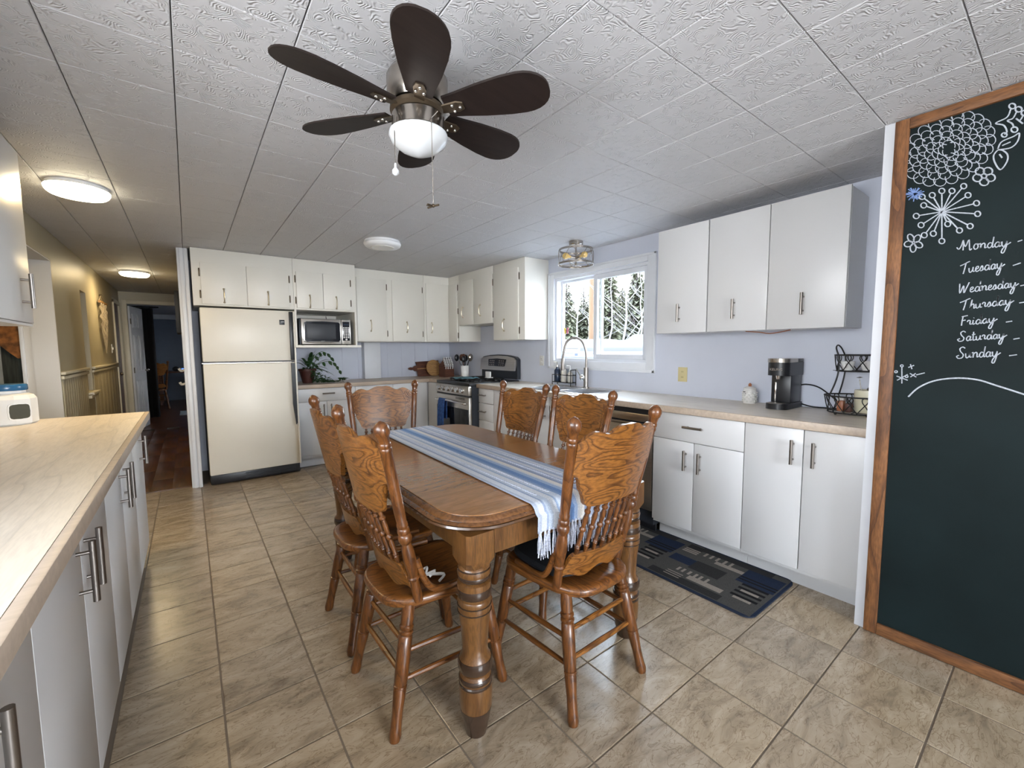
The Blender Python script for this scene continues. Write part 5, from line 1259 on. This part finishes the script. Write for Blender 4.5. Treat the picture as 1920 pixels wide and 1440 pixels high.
MB().tube(smooth_pts([(3.119, 1.07, ZK+.13), (3.128, 1.02, ZK+.145), (3.13, .95, ZK+.13), (3.128, .87, ZK+.07), (3.128, .80, ZK+.006)], 6), .0045, 6).build('cable', 'black_plastic', pc)
MB().tube(smooth_pts([(3.119, 1.04, ZK+.02), (3.126, .98, ZK+.006), (3.126, .90, ZK+.006), (3.126, .80, ZK+.006)], 6), .0045, 6).build('cable', 'black_plastic', pc)
# beehive jar
hj = thing('honey_jar', 'small cream textured jar with wooden knob beside the coffee maker', 'jar', (3.05, 1.325, ZK))
lathe_at(3.05, 1.325, ZK+.0005, [(0, .038), (.008, .042), (.085, .042), (.093, .038), (.096, .040), (.102, .040), (.112, .025), (.116, .01)], 20).build('pot', 'ceramic', hj)
for i in range(10):
    for j in range(5):
        a = 2*PI*(i+.5*(j % 2))/10; MB().sphere((3.05+.041*math.cos(a), 1.325+.041*math.sin(a), ZK+.018+.014*j), .008, 6, 5, (1, 1, .8)).build('relief_dot', 'ceramic', hj)
MB().sphere((3.05, 1.325, ZK+.125), .011, 10, 6, (1, 1, 1.3)).build('knob', 'copper', hj)
a = PI+.15; MB().box(3.05-.044, 3.05-.0415, 1.335, 1.350, ZK+.078, ZK+.083).box(3.05-.044, 3.05-.0415, 1.323, 1.338, ZK+.068, ZK+.071).build('painted_bee', 'black_plastic', hj)
# two-tier wire basket
wbk = thing('wire_basket', 'black two-tier wire basket with looped scrollwork by the chalkboard', 'basket', (3.0, .72, ZK))
def oval(cx, cy, rx, ry, z, n=40): return [(cx+rx*math.cos(2*PI*k/n), cy+ry*math.sin(2*PI*k/n), z) for k in range(n)]
def tier(cx, cy, rx, ry, z0, z1, flare, nl):
    b = MB(); b.tube(oval(cx, cy, rx*flare, ry*flare, z0), .0035, 6, closed=True); b.build('bottom_ring', 'iron_black', wbk)
    MB().tube(oval(cx, cy, rx, ry, z1), .0042, 6, closed=True).build('rim_ring', 'iron_black', wbk)
    for k in range(nl):
        a0 = 2*PI*k/nl; da = 2*PI/nl; pts = []
        for u, v in ((-.55, 0), (-.1, .45), (.17, .72), (.19, .92), (0, 1.0), (-.19, .92), (-.17, .72), (.1, .45), (.55, 0)):
            a = a0+u*da; z = z0+(z1-z0)*v; s_ = flare+(1-flare)*v; pts.append((cx+rx*s_*math.cos(a), cy+ry*s_*math.sin(a), z))
        MB().tube(smooth_pts(pts, 4), .0026, 5).build('scroll', 'iron_black', wbk)
tier(2.985, .722, .125, .150, ZK+.012, ZK+.105, .88, 14)
tier(3.00, .722, .085, .115, ZK+.245, ZK+.335, .92, 11)
for sx_, sy2 in ((-1, -1), (-1, 1), (1, -1), (1, 1)):
    MB().tube(smooth_pts([(2.985+sx_*.085, .722+sy2*.106, ZK+.105), (2.992+sx_*.066, .722+sy2*.088, ZK+.18), (3.0+sx_*.058, .722+sy2*.080, ZK+.25), (3.0+sx_*.060, .722+sy2*.083, ZK+.335)], 4), .004, 6).build('upright', 'iron_black', wbk)
for sy2 in (-1, 1):
    MB().tube(smooth_pts([(2.945, .722+sy2*.085, ZK+.335), (2.955, .722+sy2*.100, ZK+.375), (3.0, .722+sy2*.105, ZK+.392), (3.045, .722+sy2*.100, ZK+.375), (3.055, .722+sy2*.085, ZK+.335)], 5), .004, 6).build('loop_handle', 'iron_black', wbk)
for sx_, sy2 in ((-1, -.6), (-1, .6), (1, -.6), (1, .6)): MB().sphere((2.985+sx_*.09, .722+sy2*.12, ZK+.0075), .0075, 8, 6).build('foot', 'iron_black', wbk)
for z in (ZK+.013, ZK+.246):
    MB().box(2.90, 3.07, .718, .724, z-.001, z+.002).build('floor_wire', 'iron_black', wbk); MB().box(2.982, 2.988, .60, .84, z-.001, z+.002).build('floor_wire', 'iron_black', wbk)
o = thing('sugar_bowl', 'cream pot with metal scoop in the lower wire basket', 'pot', (2.99, .665, ZK+.017))
lathe_at(2.99, .672, ZK+.0165, [(0, .055), (.01, .060), (.10, .064), (.125, .062), (.126, .055), (.06, .052)], 24).build('pot', 'cream_pot', o)
MB().sphere((2.975, .655, ZK+.148), .024, 12, 6, (1.2, 1, .6)).build('scoop', 'nickel', o)
MB().tube([(2.99, .70, ZK+.10), (2.985, .715, ZK+.20)], .0022, 6).build('spoon', 'nickel', o)
MB().lathe([(0, .002), (.5, .016), (1, .002)], (2.985, .715, ZK+.205), (2.985, .716, ZK+.215), 12).build('spoon_ring', 'nickel', o)
for i, (x, y, h, mt) in enumerate(((2.955, .785, .06, 'copper'), (3.015, .80, .075, 'ceramic'), (2.94, .745, .05, 'terracotta'))):
    single(MB().box(x-.022, x+.022, y-.016, y+.016, ZK+.0165, ZK+.0165+h, .006), 'tea_packet', mt, ('reddish tea packet at the stove end of the lower wire basket', 'pale tea packet at the back of the lower wire basket', 'dark red tea packet at the front of the lower wire basket')[i], 'packet', (x, y, ZK+.0165))
for i, (x, y) in enumerate(((2.975, .77), (3.01, .69))):
    o = thing('cup', ('white cup in the upper wire basket, window side', 'white cup in the upper wire basket, chalkboard side')[i], 'cup', (x, y, ZK+.249))
    lathe_at(x, y, ZK+.249, [(0, .020), (.005, .024), (.05, .034), (.052, .030), (.01, .02)], 18).build('bowl', 'ceramic_white', o)
    MB().tube([(x-.030, y, ZK+.29), (x-.045, y, ZK+.285), (x-.045, y, ZK+.27), (x-.028, y, ZK+.265)], .003, 6).build('handle', 'ceramic_white', o)
# wall outlets
def outlet(y, z, label, mt, w=.078, h=.115):
    o = thing('wall_outlet', label, 'outlet', (WX, y, z))
    MB().box(WX-.006, WX, y-w/2, y+w/2, z-h/2, z+h/2, .002).build('plate', mt, o)
    for dz in (-.022, .022):
        s_ = MB().box(WX-.008, WX-.005, y-.016, y+.016, z+dz-.014, z+dz+.014, .003).build('socket', mt, o)
        for dy in (-.006, .006): MB().box(WX-.0085, WX-.0078, y+dy-.0012, y+dy+.0012, z+dz-.006, z+dz+.006).build('slot', 'outlet_dark', s_)
outlet(1.878, 1.10, 'yellow-beige wall outlet right of the window above the worktop', 'outlet')
outlet(3.58, 1.18, 'pale wall outlet left of the window', 'wall_white', .07, .11)
# kitchen mat with blocks and stripes
RX0, RX1, RY0, RY1 = 2.085, 2.632, .858, 2.58
rg = thing('kitchen_mat', 'dark blue and grey patterned kitchen mat in front of the base cabinets', 'mat', (2.36, 1.7, 0))
NAVY, CHAR, GREY, CREAM, BLK = (.016, .027, .060), (.030, .030, .030), (.080, .078, .074), (.34, .30, .26), (.008, .008, .010)
rngr = random.Random(5); pats = []
def put(x0, x1, y0, y1, c): pats.append((x0, x1, y0, y1, c))
for tile_ in range(3):
    q = .60*tile_
    put(.00, .55, q, q+.60, GREY)
    put(.30, .48, q+.02, q+.22, NAVY); put(.33, .345, q+.02, q+.22, BLK); put(.36, .375, q+.02, q+.22, BLK)
    for k in range(4): put(.12+.045*k, .145+.045*k, q+.06, q+.15, CREAM if k % 2 == 0 else GREY); put(.145+.045*k, .165+.045*k, q+.04, q+.17, BLK)
    put(.10, .14, q+.20, q+.40, CREAM)
    for k in range(6): put(.14, .19, q+.30+.035*k, q+.315+.035*k, CREAM)
    put(.02, .08, q+.18, q+.60, CHAR)
    put(.38, .42, q+.22, q+.38, CREAM)
    for k in range(5): put(.42, .47, q+.30+.04*k, q+.315+.04*k, CREAM)
    put(.22, .34, q+.28, q+.46, CHAR); put(.24, .33, q+.46, q+.62, NAVY)
    put(.47, .55, q+.10, q+.52, CHAR); put(.43, .52, q+.50, q+.60, CHAR)
    for k in range(3): put(.06+.022*k, .07+.022*k, q+.42, q+.52, CREAM)
    for k in range(3): put(.40+.022*k, .41+.022*k, q+.50, q+.60, CREAM)
b_ = MB(); cs_ = .0075; NX = int((RX1-RX0)/cs_); NY = int((RY1-RY0)/cs_); rc = .055
def inside(x, y):
    dx = max(RX0+rc-x, x-(RX1-rc), 0); dy = max(RY0+rc-y, y-(RY1-rc), 0); return dx*dx+dy*dy <= rc*rc
idx = {}
def vid(i, j):
    if (i, j) not in idx: idx[(i, j)] = len(b_.v); b_.v.append(Vector((RX0+i*cs_, RY0+j*cs_, .0085)))
    return idx[(i, j)]
for i in range(NX):
    for j in range(NY):
        x, y = (i+.5)*cs_, (j+.5)*cs_
        if not inside(RX0+x, RY0+y): continue
        c = GREY
        for (x0, x1, y0, y1, cc) in pats:
            if x0 <= x < x1 and y0 <= y < y1: c = cc
        if x < .016 or x > RX1-RX0-.016 or y < .016 or y > RY1-RY0-.016: c = NAVY
        b_.f.append((vid(i, j), vid(i+1, j), vid(i+1, j+1), vid(i, j+1))); b_.c.append(c)
b_.build('pile', 'rug', rg, smooth=0)
P = [( (RX0+RX1)/2+x, (RY0+RY1)/2+y) for x, y in rrect((RX1-RX0)/2, (RY1-RY0)/2, rc)]
MB().prism(P, lambda a, b, d: (a, b, .0005+d), .0076).build('backing', 'rug_edge', rg)

# ================================================================== HALL, NOOK AND FAR ROOM
mcw = thing('macrame_hanging', 'cream macrame wall hanging on a wooden dowel on the hall wall', 'wall hanging', (LX+.03, 7.25, 1.9))
MB().cyl((LX+.03, 7.02, 1.905), (LX+.03, 7.50, 1.905), .016).build('dowel', 'board_light', mcw)
MB().cyl((LX, 7.26, 2.0), (LX+.03, 7.26, 2.0), .008).build('nail', 'bronze', mcw)
MB().tube([(LX+.02, 7.04, 1.91), (LX+.02, 7.26, 2.0), (LX+.02, 7.48, 1.91)], .004, 6).build('hanging_cord', 'macrame', mcw)
for k in range(15):
    y = 7.06+k*.0285; ln = .52-.42*abs(k-7)/7*.55
    b_ = MB(); b_.tube(smooth_pts([(LX+.032, y, 1.91)]+[(LX+.03+.010*math.sin(i*2.2+k), y+.008*math.cos(i*1.7+k), 1.91-ln*i/8) for i in range(1, 9)], 3), [.0075]*24+[.004], 6); b_.build('strand', 'macrame', mcw)
    MB().tube([(LX+.03, y, 1.91-ln), (LX+.028, y+.004, 1.91-ln-.10)], [.010, .003], 6).build('tassel', 'macrame', mcw)
sw = thing('light_switch', 'small white light switch on the hall wall before the dark doorway', 'switch', (LX, 8.02, 1.35))
MB().box(LX, LX+.007, 7.985, 8.055, 1.29, 1.41, .002).build('plate', 'ceramic_white', sw); MB().box(LX+.006, LX+.016, 8.01, 8.03, 1.335, 1.365, .002).build('toggle', 'ceramic_white', sw)
# six-panel door swung into the far room
dr = thing('panel_door', 'white six-panel door standing open at the hall end', 'door', (-.735, 9.302, 0), math.radians(80)); dr['kind'] = 'structure'; dr.name = 'door_1'
del dr['category']; del dr['label']
MB().box(0.005, .645, -.018, .018, .008, 2.045).build('leaf', 'trim_white', dr, local=True)
for x0, x1 in ((.09, .29), (.36, .56)):
    for z0, z1 in ((.20, .82), (.98, 1.58), (1.70, 1.93)):
        b_ = MB().box(x0+.02, x1-.02, -.024, -.014, z0+.02, z1-.02, .004)
        for a, b, c, d in ((x0, x1, z0, z0+.012), (x0, x1, z1-.012, z1), (x0, x0+.012, z0, z1), (x1-.012, x1, z0, z1)): b_.box(a, b, -.025, -.016, c, d, .002)
        b_.build('panel', 'trim_white', dr, local=True)
MB().lathe([(0, .014), (.3, .012), (.5, .022), (.8, .026), (1, .012)], (.60, -.018, .98), (.60, -.075, .98), 14).build('knob', 'nickel', dr, local=True)
for z in (.25, 1.0, 1.8): MB().box(-.004, .03, -.023, -.017, z-.045, z+.045).build('hinge', 'bronze', dr, local=True)
cu = thing('curtain', 'black curtain hanging behind the open door in the far room', 'curtain', (-.66, 10.6, 0))
b_ = MB(); n = 14; vs = []
for z in (.05, 2.12): vs += [(-.80+.024*k, 10.6+.03*math.sin(k*1.5), z) for k in range(n)]
b_.add(vs, [(k, k+1, n+k+1, n+k) for k in range(n-1)]); o = b_.build('cloth', 'curtain_black', cu); sm = o.modifiers.new('thickness', 'SOLIDIFY'); sm.thickness = .006
MB().cyl((-1.1, 10.6, 2.14), (-.40, 10.6, 2.14), .012).build('rod', 'iron_black', cu)
dk = thing('desk', 'dark wooden desk against the blue wall of the far room', 'desk', (-.1, 13.6, 0))
MB().box(-.62, .6, 13.3, 13.95, .775, .81, .004).build('top', 'board_dark', dk)
for x in (-.57, .55):
    for y in (13.35, 13.9): MB().box(x-.025, x+.025, y-.025, y+.025, 0, .775).build('leg', 'board_dark', dk)
o = thing('desk_phone', 'dark device with blue screen on the far desk', 'device', (-.07, 13.4, .81)); MB().box(-.16, .02, 13.38, 13.5, .8105, .90, .01).build('body', 'black_plastic', o); MB().box(-.15, .0, 13.374, 13.379, .825, .885).build('screen', 'phone_glow', o)
single(MB().sphere((-.26, 13.45, .87), .06, 12, 8, (1.2, .8, 1)), 'desk_clutter', 'black_plastic', 'dark round object on the far desk beside the blue screen', 'object', (-.26, 13.45, .811))
single(MB().box(-.2, .5, 10.9, 11.7, .0005, .012, .003), 'floor_mat', 'grey_mat', 'grey mat on the dark floor of the far room', 'mat', (.1, 11.3, 0))
pf = thing('picture_frame', 'dark deep-framed picture on the right wall of the hall', 'picture', (-.03, 5.62, 1.5))
MB().box(-.076, -.031, 5.35, 5.90, 1.49, 1.90, .003).build('frame', 'iron_black', pf)
MB().box(-.078, -.0755, 5.39, 5.86, 1.53, 1.86).build('print', 'wall_navy', pf)
hk = thing('wall_hook', 'white double hook on the right wall of the hall', 'hook', (-.03, 5.5, 1.0))
for z in (.98, 1.12): MB().tube(smooth_pts([(-.031, 5.5, z), (-.066, 5.5, z-.01), (-.082, 5.5, z+.015)], 4), .012, 8).build('prong', 'ceramic_white', hk)
MB().box(-.036, -.0305, 5.47, 5.53, .94, 1.15, .002).build('plate', 'ceramic_white', hk)
# nook window dressing
va = thing('valance', 'orange-brown patterned swag valance in the nook window', 'valance', (-1.3, 5.02, 1.3))
P = [(-1.78, 1.546), (-1.036, 1.546), (-1.037, 1.265), (-1.06, 1.262), (-1.10, 1.30), (-1.14, 1.355), (-1.18, 1.375), (-1.30, 1.38), (-1.78, 1.36)]
MB().prism(P, lambda a, b, d: (a, 5.0+.01*math.sin(a*90)+d, b), .015).build('cloth', 'valance', va)
gc = thing('curtain', 'dark grey-green drape below the valance in the nook window', 'curtain', (-1.3, 5.05, .96))
b_ = MB(); n = 40; vs = []
for z in (.955, 1.5): vs += [(-1.775+.0188*k, 5.045+.008*math.sin(k*1.3), z) for k in range(n)]
b_.add(vs, [(k, k+1, n+k+1, n+k) for k in range(n-1)]); o = b_.build('cloth', 'curtain_green', gc); sm = o.modifiers.new('thickness', 'SOLIDIFY'); sm.thickness = .004
sg = thing('vertical_sign', 'narrow grey sign with vertical dark lettering in the nook window', 'sign', (-1.19, 4.99, .96))
MB().box(-1.235, -1.145, 4.985, 4.995, .952, 1.36, .002).build('board', 'sign_grey', sg)
text_mesh('GNITBDU', .085, 'lettering', 'black_plastic', sg, Matrix.Translation((-1.19, 4.984, 1.155)) @ Matrix.Rotation(PI/2, 4, 'X') @ Matrix.Rotation(PI/2, 4, 'Z'))

# ================================================================== OUTSIDE THE SINK WINDOW
GZ = -.80
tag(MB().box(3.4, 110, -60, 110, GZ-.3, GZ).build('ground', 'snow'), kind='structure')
def out_pt(px, dist, z=GZ):
    v = ray(px, 648); h = Vector((v.x, v.y, 0)).normalized(); p = h*dist; return Vector((p.x, p.y, z))
view = Vector((ray(1135, 648).x, ray(1135, 648).y, 0)).normalized(); side = Vector((view.y, -view.x, 0))
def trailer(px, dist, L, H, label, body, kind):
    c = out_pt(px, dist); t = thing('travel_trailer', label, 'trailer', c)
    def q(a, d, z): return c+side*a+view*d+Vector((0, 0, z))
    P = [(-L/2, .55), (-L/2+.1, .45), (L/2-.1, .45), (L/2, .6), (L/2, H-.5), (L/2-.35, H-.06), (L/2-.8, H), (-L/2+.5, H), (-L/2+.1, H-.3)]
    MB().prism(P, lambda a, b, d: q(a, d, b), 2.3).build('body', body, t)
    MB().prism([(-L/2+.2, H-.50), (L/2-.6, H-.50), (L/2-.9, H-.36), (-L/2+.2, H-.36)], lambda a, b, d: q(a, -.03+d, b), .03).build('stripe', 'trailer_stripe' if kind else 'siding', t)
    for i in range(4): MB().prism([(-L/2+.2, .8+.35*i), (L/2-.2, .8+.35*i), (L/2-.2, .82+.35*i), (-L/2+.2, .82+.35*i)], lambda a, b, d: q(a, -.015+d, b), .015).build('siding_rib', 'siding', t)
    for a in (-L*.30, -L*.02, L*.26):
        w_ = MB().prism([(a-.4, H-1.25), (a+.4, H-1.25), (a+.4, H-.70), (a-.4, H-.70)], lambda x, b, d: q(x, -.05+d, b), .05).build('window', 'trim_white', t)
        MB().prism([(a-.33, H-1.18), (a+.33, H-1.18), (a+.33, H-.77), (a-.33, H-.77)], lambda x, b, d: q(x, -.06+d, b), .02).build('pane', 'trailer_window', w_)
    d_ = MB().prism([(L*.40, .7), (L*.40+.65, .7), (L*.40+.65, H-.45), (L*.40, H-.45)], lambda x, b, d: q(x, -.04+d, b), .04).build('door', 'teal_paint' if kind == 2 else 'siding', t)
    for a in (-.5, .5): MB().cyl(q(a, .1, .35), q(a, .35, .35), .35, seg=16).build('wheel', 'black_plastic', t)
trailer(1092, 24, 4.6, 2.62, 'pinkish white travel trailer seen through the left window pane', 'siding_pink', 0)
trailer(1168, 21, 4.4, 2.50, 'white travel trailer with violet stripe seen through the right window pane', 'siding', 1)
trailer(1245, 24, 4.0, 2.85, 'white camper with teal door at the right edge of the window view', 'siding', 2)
up = thing('utility_pole', 'brown wooden utility pole standing behind the left window pane', 'pole', out_pt(1108, 27))
c = out_pt(1108, 27); MB().lathe([(0, .17), (1, .12)], c, c+Vector((0, 0, 10)), 14).build('shaft', 'pole_wood', up)
MB().box(c.x-.9, c.x+.9, c.y-.06, c.y+.06, c.z+9.2, c.z+9.35).build('crossarm', 'pole_wood', up)
def spruce(px, dist, H, R_, label, mt, seed):
    c = out_pt(px, dist); t = thing('spruce_tree', label, 'tree', c, group='conifers in the wood behind the trailers'); r = random.Random(seed)
    MB().lathe([(0, .16), (1, .02)], c, c+Vector((0, 0, H)), 8).build('trunk', 'twig', t)
    b = MB(); n = int(H*8)
    for i in range(n):
        f = i/n; z = H*(.10+.88*f); rr = R_*(1-f)**.8*r.uniform(.7, 1.15)+.1; m_ = 11
        for k in range(m_):
            a = 2*PI*k/m_+r.random(); d = Vector((math.cos(a), math.sin(a), 0)); w = Vector((-d.y, d.x, 0)); L2 = rr*r.uniform(.55, 1.1)
            p = c+Vector((0, 0, z)); e = p+d*L2+Vector((0, 0, -L2*.35)); mm_ = p+d*L2*.55+Vector((0, 0, -L2*.10))
            b.add([p, mm_+w*L2*.20, e, mm_-w*L2*.20, mm_+Vector((0, 0, -L2*.16))], [(0, 1, 2, 3), (0, 4, 2)])
    tag(b.build('foliage', mt, t, smooth=0), kind='stuff')
lab = ['spruce at the left edge of the window view behind the wood fringe', 'shorter spruce left of the utility pole', 'spruce directly left of the brown utility pole', 'spruce between utility pole and window mullion', 'tall spruce just right of the window mullion', 'spruce in the middle of the right pane', 'tall spruce behind the forked birch', 'spruce at the right edge of the right pane']
for i, (px, dist, H, R_) in enumerate(((1062, 36, 8.5, 1.6), (1076, 40, 6.5, 1.7), (1094, 40, 8.0, 1.8), (1120, 42, 12, 1.9), (1142, 36, 11.2, 1.6), (1166, 42, 8.6, 2.0), (1192, 38, 11.0, 2.0), (1213, 40, 9.5, 2.0))):
    spruce(px, dist, H, R_, lab[i], 'spruce_pale' if i % 2 else 'spruce', 40+i)
for i, (px, dist, H) in enumerate(((1050, 48, 7.0), (1064, 52, 7.5), (1078, 55, 7.5), (1091, 50, 7.0), (1104, 55, 8.5), (1118, 50, 9.0), (1131, 55, 9.5), (1144, 50, 9.0), (1157, 55, 9.5), (1170, 50, 9.0), (1183, 55, 10.5), (1196, 50, 9.5), (1209, 55, 10.5), (1222, 50, 10))):
    spruce(px, dist, H, 2.2, 'olive conifer in the back row of the wood, number %s from the left' % ('one two three four five six seven eight nine ten eleven twelve thirteen fourteen'.split()[i]), 'spruce_pale' if i % 3 else 'spruce', 80+i)
def birch(px, dist, H, label, seed, lean=0, fork=3):
    c = out_pt(px, dist); t = thing('birch_tree', label, 'tree', c, group='bare birches behind the trailers'); r = random.Random(seed)
    top_ = c+side*lean*H+Vector((0, 0, H)); n = 9
    tp = [c.lerp(top_, k/n)+side*r.uniform(-.12, .12) for k in range(n+1)]
    MB().tube(smooth_pts(tp, 3), [.075*(1-k/(n*3))+.015 for k in range(n*3+1)], 7).build('trunk', 'birch', t)
    for k in range(fork*2+2):
        f = r.uniform(.25, .95); p = c.lerp(top_, f); s_ = r.choice((-1, 1)); L2 = (1-f)*H*.55+.6
        e = p+side*s_*L2*r.uniform(.4, .8)+Vector((0, 0, L2*r.uniform(.35, .9)))+view*r.uniform(-.4, .4)
        m_ = p.lerp(e, .5)+side*s_*.12
        br = MB().tube(smooth_pts([p, m_, e], 4), [.022*(1-q/9)+.006 for q in range(9)], 5).build('branch', 'birch', t)
        b = MB()
        for q in range(6):
            g = p.lerp(e, r.uniform(.3, 1)); b.tube([g, g+side*r.uniform(-.5, .5)+Vector((0, 0, r.uniform(.2, .7)))], .006, 4)
        tag(b.build('twigs', 'birch' if k % 2 else 'twig', br), kind='stuff')
birch(1082, 30, 6.8, 'white birch left of the utility pole', 1)
birch(1145, 31, 8.0, 'slim straight birch right of the window mullion', 2, 0, 1)
birch(1160, 26, 8.8, 'large forked birch in the middle of the right pane', 3, .10, 6)
birch(1100, 33, 4.5, 'thin birch stem against the utility pole', 4, .02, 1)
birch(1115, 31, 8.0, 'birch between utility pole and window mullion', 5, 0, 2)
birch(1188, 30, 6.5, 'leaning birch near the right edge of the right pane', 6, .12, 4)
birch(1205, 32, 8.0, 'rightmost slim birch in the right pane', 7, -.02, 2)
